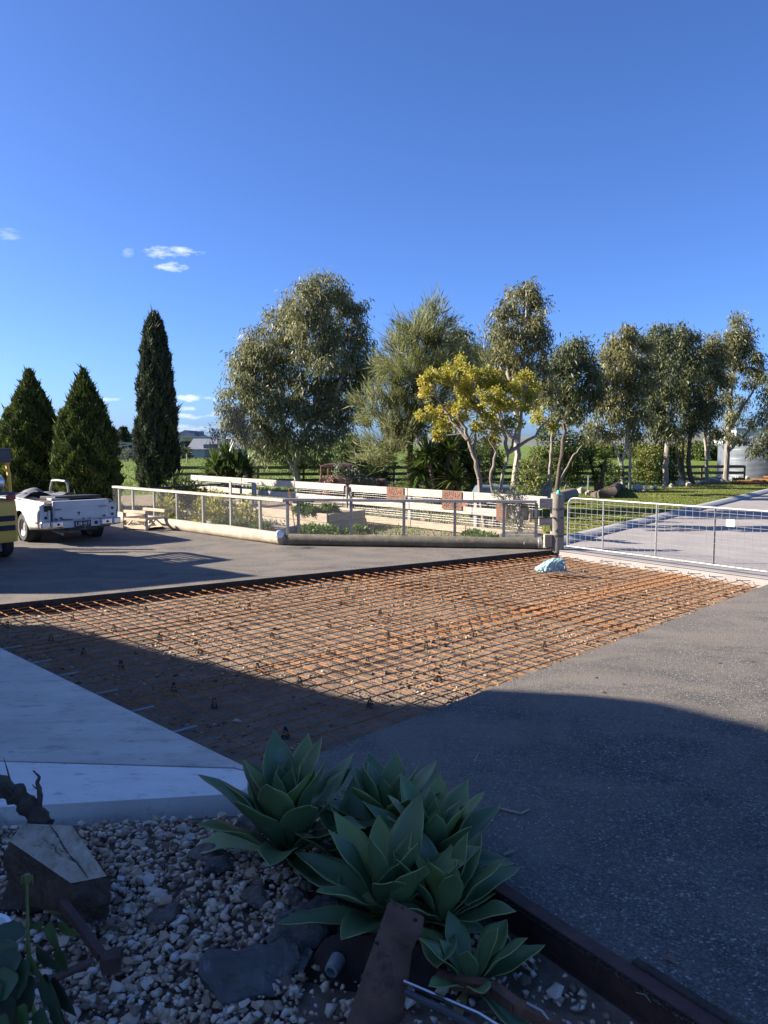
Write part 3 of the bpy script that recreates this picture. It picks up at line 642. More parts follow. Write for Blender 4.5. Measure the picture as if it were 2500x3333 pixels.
mesh_fence('wire mesh garden fence with a grey rail facing the yard', FB, FC, (936, 971, 1143, 1315, 1481, 1641, 1746), .985, M['railgrey'], M['railgrey'], .05, .025, (.07, .06))
# logs lying along the fence feet
def log(label, a, b, r, m, endm=None):
    a, b = Vector(a), Vector(b); d = (b - a); pts = [a + d * i / 8 + Vector((0, 0, random.uniform(-.008, .008))) for i in range(9)]
    o = MB().tube(pts, [r * random.uniform(.94, 1.05) for _ in pts], 14, jit=.03).build('log', m, smooth=True)
    o['label'] = label; o['category'] = 'log'; return o
dl = (FB - FA).normalized(); nl = Vector((dl.y, -dl.x, 0))
log('pale bleached log at the foot of the fence, ending at the garden corner', FA + dl * 2.1 + nl * .13 + Vector((0, 0, .125)), FB + dl * .05 + nl * .13 + Vector((0, 0, .135)), .145, M['log'])
log('pale log end behind the wooden rack, close to the pickup bumper', FA - dl * .6 + nl * .12 + Vector((0, 0, .13)), FA + dl * 1.95 + nl * .16 + Vector((0, 0, .14)), .15, M['log'])
df = (FC - FB).normalized(); nf = Vector((df.y, -df.x, 0))
lg = log('long dark treated log at the foot of the fence facing the yard', FB + df * .12 + nf * .15 + Vector((0, 0, .125)), FC + df * .12 + nf * .15 + Vector((0, 0, .115)), .125, M['darklog'])
MB().lathe([(.0, .03), (.03, .03), (.033, .0), (.018, .0), (.016, .02), (0, .02)], FC - df * .25 + nf * .31 + Vector((0, 0, .13)), 12, 'Y', Matrix.Rotation(math.pi, 3, 'Z')).build('pipe_end', M['greymetal'], lg)
MB().lathe([(.129, -.04), (.134, -.035), (.134, .035), (.129, .04)], FC + df * .06 + nf * .15 + Vector((0, 0, .115)), 20, 'X', Matrix.Rotation(math.atan2(df.y, df.x), 3, 'Z')).build('metal_band', M['gal'], lg)
# white cup-like tap cover at the corner
p = G(908, 1752, .2); tc_ = thing('garden_tap', 'round white plastic tap cover on the garden corner log', 'tap', (p.x, p.y, .27))
MB().lathe([(0, 0), (.075, .0), (.09, .03), (.09, .07), (.07, .085), (0, .09)], (0, 0, 0), 18, 'Z', Matrix.Rotation(R(60), 3, 'X') @ Matrix.Rotation(R(25), 3, 'Y')).build('cap', M['white_clean'], tc_, smooth=True)
MB().lathe([(.092, .028), (.096, .03), (.096, .045), (.092, .047)], (0, 0, 0), 18, 'Z', Matrix.Rotation(R(60), 3, 'X') @ Matrix.Rotation(R(25), 3, 'Y')).build('ring', M['greymetal'], tc_, smooth=True)
MB().tube([(.04, .05, .02), (.13, .06, -.02), (.2, .1, -.1)], .012, 6).build('hose', M['black'], tc_)
# orange marker stake leaning in the corner
a, b = G(958, 1742, .05), W(940, 1590, 17.3)
tag(MB().tube([a + Vector((0, .3, 0)), b], .012, 6).build('stake', mat('orange_stake', (.55, .20, .03), (.62, .26, .05), 9, .6, 0)), 'thin orange stake leaning at the garden corner', 'stake')

# ------------------------------------------------------------------ whitewashed rail fence behind the garden
WA, WB = Vector((-7.1, 29.0, 0)), Vector((3.55, 17.15, 0)); wd = (WB - WA).normalized(); wnm = Vector((wd.y, -wd.x, 0))
wf = thing('rail_fence', 'long whitewashed timber rail fence behind the garden beds', 'fence', tuple((WA + WB) / 2))
def board(pa, pb, z0, z1, m=M['whitewood'], par=wf, off=.03, th=.04, nm='rail', a=WA, b=WB, n=wnm):
    A = on_line(pa, a, b) + n * off; B = on_line(pb, a, b) + n * off
    return MB().beam(A + Vector((0, 0, (z0 + z1) / 2)), B + Vector((0, 0, (z0 + z1) / 2)), th, z1 - z0).build(nm, m, par, world=True, bevel=.006)
for (pa, pb) in ((627, 790), (792, 962), (964, 1130), (1142, 1330), (1332, 1545), (1547, 1785)): board(pa, pb, .84 + random.uniform(-.01, .01), 1.04)
for (pa, pb) in ((627, 690), (692, 960), (962, 1150), (1152, 1335), (1337, 1540), (1542, 1690)): board(pa, pb, .49, .67, off=.026)
for (pa, pb) in ((660, 880), (882, 1190), (1192, 1340), (1342, 1520), (1522, 1690)): board(pa, pb, .02, .20, M['sleeper'], off=.032)
for c in (640, 790, 963, 1136, 1331, 1546, 1690):
    p = on_line(c, WA, WB) - wnm * .05
    MB().box((p.x, p.y, .5), (.10, .09, 1.0), rz=math.atan2(wd.y, wd.x)).build('post', M['greywood'], wf, world=True)
# welded and hexagon wire on it
w = MB(); lnw = (WB - WA).length; i = 0
while i * .09 < lnw:
    p = WA + wd * (i * .09); w.tube([p + Vector((0, 0, .05)), p + Vector((0, 0, .9))], .0014, 3, cap=False); i += 1
for z_ in (.28, .34, .40, .74, .80): w.tube([WA + Vector((0, 0, z_)), WB + Vector((0, 0, z_))], .0018, 3, cap=False)
tag(w.build('wire_mesh', M['wire'], wf, world=True), kind='stuff')
# laser-cut rust panels
def tree_panel(label, pa, pb, z0, z1, seed):
    A, B = on_line(pa, WA, WB) + wnm * .075, on_line(pb, WA, WB) + wnm * .075
    t = thing('cutout_screen', label, 'panel', tuple(A), group='cut-out rust panels on the white fence')
    wd_, hg = (B - A).length, z1 - z0; g = random.Random(seed); holes = []; tries = 0
    cells = []
    while len(holes) < 46 and tries < 900:
        tries += 1; a = g.uniform(0, 6.28); r = math.sqrt(g.random())
        x = .5 + .40 * r * math.cos(a); y = (.70 + .21 * r * math.sin(a)) if g.random() < .62 else (.24 + .16 * r * math.sin(a))
        if any((x - c[0]) ** 2 + ((y - c[1]) * hg / wd_) ** 2 < .0062 for c in cells): continue
        cells.append((x, y)); an = math.atan2(y - .45, x - .5) + g.uniform(-.5, .5); l, ww = .052, .02
        holes.append([((x + l * math.cos(an) * k1 - ww * math.sin(an) * k2) * wd_, y * hg + (l * math.sin(an) * k1 + ww * math.cos(an) * k2) * wd_) for k1, k2 in ((-1, 0), (0, -1), (1, 0), (0, 1))])
    b = MB().prism([(0, 0), (wd_, 0), (wd_, hg), (0, hg)], -.003, .003, holes)
    e = (B - A).normalized(); m = Matrix((e, Vector((0, 0, 1)), e.cross(Vector((0, 0, 1))))).transposed()
    b.v = [tuple(m @ Vector(q_) + Vector((0, 0, z0))) for q_ in b.v]
    b.build('panel_sheet', M['corten'], t)
tree_panel('square rust-brown panel with leaf cut-outs, left of the two on the white fence', 1265, 1320, .66, 1.05, 3)
tree_panel('square rust-brown panel with leaf cut-outs, right of the two on the white fence', 1445, 1509, .58, 1.04, 5)
p = on_line(1690, WA, WB) + wnm * .1
tag(MB().box((p.x - .3, p.y + .3, .62), (.30, .012, .42), rz=math.atan2(wd.y, wd.x)).build('rust_plate', M['corten'], bevel=.003), 'plain rust-brown plate half hidden by the grey bush', 'panel')
p = on_line(1131, WA, WB) + wnm * .07
sp = thing('hanging_box', 'small grey box hanging over the top rail of the white fence', 'box', (p.x, p.y, .8))
MB().box((0, 0, .1), (.13, .06, .22), taper=.8).build('box_body', M['gal'], sp, bevel=.008)
MB().box((0, -.034, .16), (.09, .008, .03)).build('slot', M['black'], sp)
MB().tube([(-.03, 0, -.01), (-.08, -.02, -.3), (-.12, -.02, -.62)], .008, 5).build('cable', M['black'], sp)
MB().tube([(.03, 0, -.01), (.1, -.02, -.26), (.04, -.02, -.5), (-.05, -.02, -.6)], .008, 5).build('cable', M['black'], sp)
p = on_line(1140, WA, WB) + wnm * .12
o = MB().tube([(0, 0, 0), (0, 0, .98)], .035, 10).build('marker_post', M['sleeper']); o.location = (p.x, p.y, 0); tag(o, 'round pale post in front of the white fence with a red tip', 'post')
MB().lathe([(0, .98), (.02, .98), (.022, 1.01), (0, 1.03)], (0, 0, 0), 8).build('tip', M['redlens'], o)

# gate post cluster
GP = Vector((3.62, 15.98, 0))
gp = thing('gate_post', 'weathered round timber gate post with a green cap', 'gate post', tuple(GP))
MB().tube([(0, 0, -.05), (.005, 0, .4), (-.004, 0, .8), (0, 0, 1.17)], [.15, .145, .142, .138], 14, jit=.02).build('post', M['postwood'], gp, smooth=True)
MB().lathe([(0, 1.172), (.05, 1.172), (.05, 1.20), (.035, 1.22), (.03, 1.245), (0, 1.25)], (.02, 0, 0), 14).build('cap', M['teal'], gp, smooth=True)
for z_ in (.98, .60): MB().box((-.24, -.02, z_), (.30, .09, .2 if z_ > .9 else .17), rz=-.05).build('rail_stub', M['whitewood'], gp, bevel=.008)
MB().box((-.2, -.05, .2), (.16, .14, .26)).build('stub_block', M['sleeper'], gp, bevel=.01)
for z_ in (.30, .86):
    MB().lathe([(.148, z_ - .02), (.152, z_ - .018), (.152, z_ + .018), (.148, z_ + .02)], (0, 0, 0), 16).build('hinge_band', M['darkmetal'], gp)
MB().tube([(-.6, -.1, .66), (-.3, -.16, .69), (-.12, -.12, .68), (.1, -.12, .68)], .014, 6).build('strap', M['black'], gp)
# ------------------------------------------------------------------ farm gate
gt = thing('farm_gate', 'long galvanised farm gate with square wire mesh across the driveway', 'gate', (3.75, 15.86, 0))
g0 = Vector((3.80, 15.78, 0)); gdir = (Vector((6.55, 12.28, 0)) - g0).normalized(); GL = 5.2
def gpnt(s, z): return g0 + gdir * s + Vector((0, 0, z))
zt, zb_ = 1.10, .10
fr = [gpnt(0, zb_), gpnt(0, zt - .14)] + [gpnt(.14 - .14 * math.cos(a), zt - .14 + .14 * math.sin(a)) for a in (R(30), R(60), R(90))] + [gpnt(GL, zt)]
MB().tube(fr, .021, 10).build('frame_tube', M['gal'], gt, world=True, smooth=True)
MB().tube([gpnt(0, zb_), gpnt(GL, zb_)], .02, 10).build('bottom_tube', M['gal'], gt, world=True, smooth=True)
for px in (1962, 2135, 2325, 2560):
    p = on_line(px, g0, g0 + gdir, 1760); s_ = (p - g0).length
    MB().tube([gpnt(s_, zb_), gpnt(s_, zt)], .017, 8).build('upright', M['gal'], gt, world=True, smooth=True)
nmo = Vector((gdir.y, -gdir.x, 0)) * .022
s_ = .06; 
while s_ < GL:
    MB().tube([gpnt(s_, zb_) + nmo, gpnt(s_, zt) + nmo], .0034, 5).build('wire', M['gal'], gt, world=True); s_ += .135
for i in range(9):
    z_ = zb_ + .055 + i * .108; MB().tube([gpnt(0, z_) + nmo * 1.3, gpnt(GL, z_) + nmo * 1.3], .0034, 5).build('wire', M['gal'], gt, world=True)
p = on_line(2382, g0, g0 + gdir, 1700); s_ = (p - g0).length; zc = zat(1702, p.y)
sg = MB().beam(gpnt(s_ - .075, zc) + nmo * 1.9, gpnt(s_ + .075, zc) + nmo * 1.9, .004, .12).build('gate_sign', M['white_clean']); tag(sg, 'small blank white sign wired to the gate', 'sign')

# ------------------------------------------------------------------ raised beds and what grows in the garden
def raised_bed(label, pts, h, m=M['sleeper'], soil=.06, courses=2):
    pts = [Vector((p[0], p[1], 0)) for p in pts]; c = sum(pts, Vector()) / len(pts)
    t = thing('raised_bed', label, 'garden bed', tuple(c))
    k = len(pts); hh = h / courses
    for i in range(k):
        a, b = pts[i], pts[(i + 1) % k]; d = (b - a).normalized()
        for q_ in range(courses):
            MB().beam(a + d * (.03 if q_ % 2 else -.02) + Vector((0, 0, hh * (q_ + .5))), b - d * .03 + Vector((0, 0, hh * (q_ + .5))), .05, hh - .008).build('sleeper_board', m, t, world=True, bevel=.005)
    MB().prism([(c + (p - c) * .97).xy for p in pts], .01, h - soil).build('bed_soil', M['bedsoil'], t, world=True)
    return t
c0 = G(1069, 1732); c1 = G(826, 1702); c2 = G(1189, 1714); c3 = c1 + (c2 - c0)
raised_bed('tall timber raised bed of pale sleepers in the garden corner', [c0, c2, c3, c1], .46)
q0 = G(672, 1722); q1 = G(905, 1752); qd_ = Vector((.35, 1.0, 0))
raised_bed('low timber bed of grey sleepers along the mesh fence', [q0, q1, q1 + qd_, q0 + qd_], .22, M['greywood'], courses=1)
e0 = G(596, 1694); e1 = G(668, 1700); ed = Vector((.9, 1.3, 0))
raised_bed('short pale timber bed near the wooden rack', [e0, e1, e1 + ed, e0 + ed], .30)
e0 = G(1630, 1765); e1 = G(1745, 1768)
raised_bed('small grey timber bed by the gate post', [e0, e1, e1 + Vector((.1, .45, 0)), e0 + Vector((.1, .45, 0))], .2, M['greywood'], courses=1)
tp = G(1365, 1716); pot = thing('terracotta_bowl', 'low terracotta bowl standing by the white fence', 'pot', tuple(tp))
MB().lathe([(.0, 0), (.13, 0), (.19, .12), (.21, .17), (.22, .17), (.22, .20), (.19, .20), (.17, .13), (0, .12)], (0, 0, 0), 24).build('bowl', M['terracotta'], pot, smooth=True)
def clump(name, label, cat, loc, rad, hgt, n, ln, wd_, m, mode='up', group=None, seed=1, core=False):
    g = np.random.default_rng(seed); t = thing(name, label, cat, tuple(loc), group=group)
    p = unit(g.normal(size=(n, 3))) * (g.random((n, 1)) ** .4); p[:, 2] = np.abs(p[:, 2])
    k = 1 + .25 * np.sin(p[:, 0:1] * 7 + seed) * np.cos(p[:, 1:2] * 6)
    pos = p * k * np.array([rad, rad, hgt]); d = p + g.normal(0, .5, (n, 3)); d[:, 2] += .3 if mode == 'up' else -.2
    v, f = leaf_quads(pos, d, ln * g.uniform(.6, 1.3, n), wd_ * g.uniform(.7, 1.3, n), g)
    arr_mesh('foliage', v, f, m, np.repeat(g.random(n), 4), t)
    s = MB()
    for i in range(5):
        a = g.uniform(0, 6.28); s.tube([(0, 0, 0), (rad * .2 * math.cos(a), rad * .2 * math.sin(a), hgt * .4), (rad * .5 * math.cos(a), rad * .5 * math.sin(a), hgt * .75)], [.012, .009, .004], 5)
    s.build('stem', M['greybark'], t); return t
for i, (px, py, z_, rad, hgt, lab) in enumerate(((985, 1668, .42, .22, .2, 'leafy green vegetable in the tall raised bed, left'), (1020, 1672, .42, .16, .14, 'leafy green vegetable in the tall raised bed, second'), (1072, 1671, .42, .26, .2, 'leafy green vegetable in the tall raised bed, rightmost and largest'),
        (985, 1715, 0, .32, .5, 'tall weedy green plant at the foot of the tall raised bed'), (1060, 1738, 0, .42, .18, 'spreading green plant in front of the tall raised bed end'), (1015, 1738, 0, .35, .2, 'low green plant just inside the fence corner'), (1165, 1734, 0, .26, .14, 'low green tuft right of the tall raised bed'),
        (1580, 1752, 0, .3, .08, 'flat green weed patch near the fence foot'), (715, 1714, .16, .22, .13, 'low greens in the sleeper bed behind the fence, left'), (780, 1722, .16, .24, .15, 'low greens in the sleeper bed behind the fence, middle'), (850, 1730, .16, .24, .2, 'leafy greens in the sleeper bed behind the fence, right'), (1545, 1742, 0, .24, .09, 'small weed tuft in the bare garden soil'))):
    p = G(px, py, z_); clump('vegetable_plant', lab, 'plant', p, rad, hgt, 700, .10, .05, L['veg'], seed=40 + i, group='greens in the kitchen garden')
for i, (px, h_, lab) in enumerate(((560, .95, 'yellow-green climbing plant behind the mesh fence, second from the left end'), (600, .9, 'yellow-green climbing plant behind the mesh fence, beside the pale bed'), (690, .85, 'yellow-green climbing plant behind the mesh fence, middle'), (450, .75, 'yellow-green climbing plant behind the mesh fence, left end'))):
    p = on_line(px, FA, FB) + Vector((.7, .8, 0)); clump('climbing_plant', lab, 'plant', p, .42, h_, 600, .10, .06, L['yelgreen'], seed=60 + i, group='climbers on the mesh fence')
p = on_line(660, WA, WB) + wnm * 1.0; clump('garden_bush', 'dark green leafy bush in front of the white fence left end', 'bush', (p.x, p.y, 0), .7, 1.0, 1800, .13, .06, L['shrub'], seed=71)
p = on_line(705, WA, WB) + wnm * 1.1; clump('garden_bush', 'green leafy bush under the left rails of the white fence', 'bush', (p.x, p.y, 0), .6, .95, 1500, .13, .06, L['shrub'], seed=72)
# dark pipe rails near the fence's left end
pr = thing('pipe_rail', 'dark metal pipe rail on short posts left of the white fence', 'rail', (-8.6, 27, 0))
a, b = W(470, 1592, 26.5), W(780, 1572, 27.3); MB().tube([a, b], .035, 8).build('rail', M['darkmetal'], pr, world=True)
for px in (560, 780):
    q_ = a + (b - a) * ((px - 470) / 310); MB().tube([(q_.x, q_.y, 0), q_ + Vector((0, 0, .0))], .035, 8).build('post', M['darkmetal'], pr, world=True)
gtl = thing('garden_gate', 'small grey metal gate frame leaning at the white fence', 'gate', tuple(on_line(820, WA, WB) + wnm * .3))
for (pa, pb) in ((770, 782), (840, 866)):
    A, B = on_line(pa, WA, WB) + wnm * .3, on_line(pb, WA, WB) + wnm * .3
    MB().box(((A.x + B.x) / 2, (A.y + B.y) / 2, .47), ((B - A).length * .5, .04, .94), rz=math.atan2(wd.y, wd.x)).build('stile', M['railgrey'], gtl, world=True)
A, B = on_line(700, WA, WB) + wnm * .3, on_line(866, WA, WB) + wnm * .3
MB().beam(A + Vector((0, 0, .92)), B + Vector((0, 0, .92)), .04, .04).build('top_bar', M['railgrey'], gtl, world=True)
# rail fence at the edge of the paddock
bf = thing('post_and_rail_fence', 'dark brown three-rail paddock fence behind the trees', 'fence', (2, 45.5, 0))
XA, XB = Vector((-12.5, 44.0, 0)), Vector((21.5, 45.8, 0)); xd = (XB - XA); npan = 13
for i in range(npan + 1):
    p = XA + xd * i / npan; MB().box((p.x, p.y + .07, .44), (.12, .1, .92)).build('post', M['darkrail'], bf, world=True)
    if i < npan:
        q_ = XA + xd * (i + 1) / npan
        for z_ in (.14, .50, .86): MB().beam(p + Vector((.01, 0, z_ + random.uniform(-.02, .02))), q_ + Vector((-.01, 0, z_ + random.uniform(-.02, .02))), .045, .17).build('rail', M['darkrail'], bf, world=True)
# paddock posts
for i, (px, py, h_, lab) in enumerate(((609, 1508, 1.15, 'weathered paddock post right of the pencil pine'), (864, 1525, 1.1, 'paddock post under the big gum tree'), (453, 1585, 1.1, 'thin dark steel picket left of the pencil pine'))):
    p = G(px, py); o = MB().tube([(0, 0, 0), (0, 0, h_)], .075 if i < 2 else .03, 8).build('paddock_post', M['greywood'] if i < 2 else M['darkmetal']); o.location = p; tag(o, lab, 'post')
# ------------------------------------------------------------------ white pickup (x right, y forward, origin under the rear axle)
def wheel(par, x, y, r, wd_, side, rimm, cat='wheel'):
    w = bpy.data.objects.new('wheel', None); C.objects.link(w); w.parent = par; w.location = (x, y, r); w.empty_display_size = .1
    s = side
    MB().lathe([(r * .60, -wd_ / 2), (r * .9, -wd_ / 2), (r * .985, -wd_ * .38), (r, -wd_ * .25), (r, wd_ * .25), (r * .985, wd_ * .38), (r * .9, wd_ / 2), (r * .60, wd_ / 2)], (0, 0, 0), 32, 'X').build('tyre', M['black'], w, smooth=True)
    MB().lathe([(0, s * wd_ * .30), (r * .18, s * wd_ * .32), (r * .22, s * wd_ * .22), (r * .42, s * wd_ * .20), (r * .52, s * wd_ * .36), (r * .62, s * wd_ * .44), (r * .62, -s * wd_ * .3)], (0, 0, 0), 28, 'X').build('rim', rimm, w, smooth=True)
    return w
wl, wr = G(85, 1762), G(310, 1743); mid_ = (wl + wr) / 2; yaw = math.atan2((wr - wl).y, (wr - wl).x)
ute = thing('pickup', 'old white rusty pickup with its roof cut off and tail lamps missing', 'pickup', (mid_.x, mid_.y, 0), yaw)
HW = .90; YR = -1.06; YF = 3.62
def side_panel(s):
    ysn = np.concatenate([np.linspace(YR, -.46, 8), np.linspace(-.42, .42, 15), np.linspace(.46, 2.4, 10), np.linspace(2.44, 3.28, 13), np.linspace(3.3, YF, 4)])
    rows = 7; vs = []
    for y in ysn:
        zl = .30
        for yc in (0, 2.86):
            d = abs(y - yc)
            if d < .41: zl = max(zl, .33 + math.sqrt(max(0, .41 ** 2 - d * d)) * .92)
        if y < -.42: zl = .30 + (-.42 - y) * .10
        zt_ = .895 + .02 * math.sin((y + 1) * .5)
        for j in range(rows):
            t = j / (rows - 1); z = zl + (zt_ - zl) * t
            x = HW - .07 * max(0, (.52 - z) / .25) ** 1.5 + .015 - .11 * max(0, (z - .70) / .2) ** 1.6
            if abs(z - .66) < .03: x += .008
            if y < YR + .1: x -= .03 * (YR + .1 - y) / .1
            vs.append((s * x, y, z))
    n = len(ysn); fs = [(i * rows + j, (i + 1) * rows + j, (i + 1) * rows + j + 1, i * rows + j + 1) for i in range(n - 1) for j in range(rows - 1)]
    b = MB().add(vs, fs)
    # top flange turned inward
    for i in range(n - 1):
        a, c = vs[i * rows + rows - 1], vs[(i + 1) * rows + rows - 1]
        b.add([a, c, (s * .70, c[1], c[2] + .005), (s * .70, a[1], a[2] + .005)], [(0, 1, 2, 3)])
    o = b.build('side_panel', M['white'], ute, smooth=True)
    sm = o.modifiers.new('thick', 'SOLIDIFY'); sm.thickness = .012; sm.offset = 0
    return o
spl = side_panel(-1); spr = side_panel(1)
MB().tube([(-HW - .012, YR + .16, .50), (-HW - .012, YR + .05, .50)], .016, 6).build('side_marker', M['redlens'], spl)
for s in (-1, 1):   # dark wheel housings
    for yc in (0, 2.86): MB().lathe([(.405, -.13), (.405, .13)], (s * .72, yc, .33), 24, 'X').build('wheel_housing', M['blackpl'], ute)
MB().box((0, 1.25, .36), (1.56, 4.3, .10)).build('floor_pan', M['darkmetal'], ute)
MB().box((0, .35, .62), (1.42, 2.3, .42)).build('tray', M['darkmetal'], ute)
MB().box((0, 3.1, .72), (1.48, 1.0, .30), taper=.96).build('bonnet', M['white'], ute, bevel=.03)
# tailgate: slightly bowed pressed panel with a crease
vs_ = []; cols_ = 15; rws = [(.50, 0), (.56, -.006), (.66, -.012), (.69, -.002), (.80, -.012), (.93, -.016), (.955, -.006), (.957, .03)]
for i in range(cols_):
    x = -.60 + 1.26 * i / (cols_ - 1)
    for z_, o_ in rws: vs_.append((x, YR - .02 + o_ - .02 * math.cos(x * 1.7), z_))
r8 = len(rws)
tg = MB().add(vs_, [(i * r8 + j, (i + 1) * r8 + j, (i + 1) * r8 + j + 1, i * r8 + j + 1) for i in range(cols_ - 1) for j in range(r8 - 1)]).build('tailgate', M['white'], ute, smooth=True)
sm = tg.modifiers.new('thick', 'SOLIDIFY'); sm.thickness = .03; sm.offset = -1
MB().box((-.50, YR - .062, .775), (.15, .008, .035)).build('badge', M['greymetal'], tg)
MB().box((-.48, YR - .069, .768), (.09, .004, .012)).build('badge_slot', M['black'], tg)
me = text_mesh('Holden', .075, .002); me.materials.append(M['greymetal']); o = linkobj('script_badge', me, tg); o.location = (.53, YR - .062, .80); o.rotation_euler = (R(90), 0, 0); me.name = 'script_badge'
rs = MB()
for (x, z_, rr) in ((-.04, .69, .022), (.545, .58, .03), (-.55, .56, .035), (-.43, .575, .03), (.2, .545, .02), (.06, .54, .02)):
    rs.add([(x + rr * math.cos(a) * random.uniform(.8, 1.3), YR - .070, z_ + rr * math.sin(a) * random.uniform(.6, 1.1)) for a in np.linspace(0, 6.0, 9)], [tuple(range(9))])
rs.add([(-.052, YR - .0695, .69), (-.02, YR - .0695, .69), (-.034, YR - .0695, .60)], [(0, 1, 2)]); rs.add([(-.42, YR - .0695, .56), (-.18, YR - .0695, .545), (-.18, YR - .0695, .53), (-.42, YR - .0695, .535)], [(0, 1, 2, 3)])
rs.build('rust_hole', M['rustdark'], tg)
# lamp housings without lamps
for s, x0, x1 in ((-1, -.87, -.615), (1, .675, .87)):
    b = MB(); xm = (x0 + x1) / 2
    b.box((xm, YR + .03, .67), (x1 - x0, .05, .40)); lh = b.build('lamp_housing', M['white'], ute, bevel=.01)
    if s < 0:
        MB().box((-.70, YR - .001, .80), (.145, .012, .13)).build('lamp_opening', M['black'], lh)
        MB().lathe([(0, 0), (.035, 0)], (-.745, YR - .004, .60), 14, 'Y').build('lamp_hole', M['black'], lh)
        MB().box((-.63, YR - .004, .68), (.02, .012, .36)).build('lamp_gap', M['black'], lh)
        MB().box((-.67, YR - .012, .65), (.045, .014, .22)).build('bracket', M['white'], lh)
    else:
        for z_ in (.60, .74): MB().lathe([(0, 0), (.032, 0)], (.765, YR - .004, z_), 14, 'Y').build('lamp_hole', M['black'], lh)
# bumper: white apron between chrome corner pieces
MB().box((.0, YR - .05, .435), (1.62, .10, .15)).build('rear_apron', M['white'], ute, bevel=.015)
for (x, w_) in ((-.80, .20), (-.55, .27), (.56, .27), (.82, .20)):
    b = MB().box((x, YR - .125 + abs(x) * .05, .45), (w_ - .01, .10, .155)); bo = b.build('bumper_corner', M['chrome'], ute, bevel=.03)
    if abs(x) < .7: MB().lathe([(0, 0), (.028, 0)], (x + .02, YR - .156, .45), 12, 'Y').build('bumper_hole', M['black'], bo)
MB().lathe([(0, 0), (.042, 0)], (.33, YR - .105, .44), 16, 'Y').build('lamp_hole', M['black'], ute)
pl = MB().box((.02, YR - .110, .435), (.375, .012, .135)).build('number_plate', M['plate'], ute)
me = text_mesh('L28 417', .098, .002); me.materials.append(M['white_clean']); me.name = 'plate_lettering'
o = linkobj('plate_lettering', me, pl); o.location = (.02, YR - .119, .433); o.rotation_euler = (R(90), 0, 0)
tb = MB().tube([(.02, YR - .05, .33), (.03, YR - .17, .32), (.03, YR - .2, .34)], .022, 8); tb.lathe([(0, .025), (.022, .012), (.026, -.005), (0, -.02)], (.03, YR - .2, .385), 10).build('tow_ball', M['greymetal'], ute)
MB().tube([(-.42, YR + .5, .27), (-.42, YR - .02, .24), (-.43, YR - .10, .225)], .028, 10).build('exhaust_pipe', M['greymetal'], ute)
MB().tube([(-.75, 0, .31), (-.2, 0, .31), (0, 0, .31), (.2, 0, .31), (.75, 0, .31)], [.04, .05, .13, .05, .04], 10).build('axle', M['darkmetal'], ute)
MB().box((.1, -.75, .34), (.7, .5, .16), taper=.8).build('fuel_tank', M['darkmetal'], ute, bevel=.03)
for s in (-1, 1):
    wheel(ute, s * .77, 0, .325, .205, s, M['gal']); wheel(ute, s * .77, 2.86, .325, .205, s, M['gal'])
# what is left of the cab: one raised door frame, hood rails, black panels lying on the tray
MB().tube([(.74, 1.35, .93), (.70, 1.30, 1.22), (.66, 1.33, 1.275), (.62, 1.75, 1.285), (.60, 2.02, 1.27), (.66, 2.32, 1.05), (.72, 2.5, .92)], .028, 8).build('door_frame', M['gal'], ute, smooth=True)
MB().tube([(-.72, -.98, .915), (-.74, 1.2, .96), (-.70, 1.5, .99), (-.2, 1.55, 1.0)], .022, 8).build('tray_rail', M['greymetal'], ute, smooth=True)
MB().box((.12, -.30, .985), (1.05, .9, .07), rot=Matrix.Rotation(R(-2), 3, 'X')).build('black_panel', M['blackpl'], ute, bevel=.006)
MB().box((-.33, -.72, .965), (.40, .28, .06), rot=Matrix.Rotation(R(4), 3, 'Y')).build('metal_offcut', M['greymetal'], ute, bevel=.006)
MB().box((.1, -.55, .925), (1.35, .95, .02)).build('tray_lid', M['rustdark'], ute)
# tarp heaped over the cab opening
vs_ = []; gx, gy = 18, 12; g_ = np.random.default_rng(5)
for i in range(gx):
    for j in range(gy):
        x = -.78 + 1.5 * i / (gx - 1); y = .95 + 1.35 * j / (gy - 1)
        z_ = .90 + .17 * math.exp(-((x - .1) ** 2) * 2.2) * (.6 + .4 * math.sin(3 * y)) + .05 * math.sin(8 * x + 3 * y) + .035 * math.sin(13 * y - 5 * x) + g_.normal(0, .008)
        vs_.append((x, y, z_))
o = MB().add(vs_, [(i * gy + j, (i + 1) * gy + j, (i + 1) * gy + j + 1, i * gy + j + 1) for i in range(gx - 1) for j in range(gy - 1)]).build('tarp', M['tarp'], ute, smooth=True)

# ------------------------------------------------------------------ forklift at the left edge
fyaw = R(48); fp = Vector((-7.76, 14.66, 0))
fk = thing('forklift', 'yellow forklift with a gas bottle and dark overhead guard at the left edge', 'forklift', tuple(fp), fyaw)
prof = [(-.56, .34), (-.60, .55), (-.60, .78), (-.52, 1.10), (-.44, 1.14), (.25, 1.14), (.35, .34)]
def cw(x, k): return [(x, y * k if y < 0 else y, z_) for y, z_ in prof]
ring = [cw(-.52, .8), cw(-.44, .96), cw(-.2, 1), cw(.2, 1), cw(.44, .96), cw(.52, .8)]
vs_ = [p for r_ in ring for p in r_]; k = len(prof)
b = MB().add(vs_, [(i * k + j, (i + 1) * k + j, (i + 1) * k + (j + 1) % k, i * k + (j + 1) % k) for i in range(5) for j in range(k)] + [tuple(range(k)), tuple(reversed(range(5 * k, 6 * k)))])
cwt = b.build('counterweight', M['yellow'], fk, smooth=True)
for z_ in (.62, .80):
    for x in (.27, -.27): MB().box((x, -.585, z_), (.30, .08, .10)).build('vent_slot', M['black'], cwt, bevel=.01)
MB().box((0, .12, .30), (.9, .6, .34)).build('rear_axle_frame', M['greymetal'], fk)
MB().box((0, 1.0, .60), (.98, 1.4, .62)).build('chassis', M['yellow'], fk, bevel=.02)
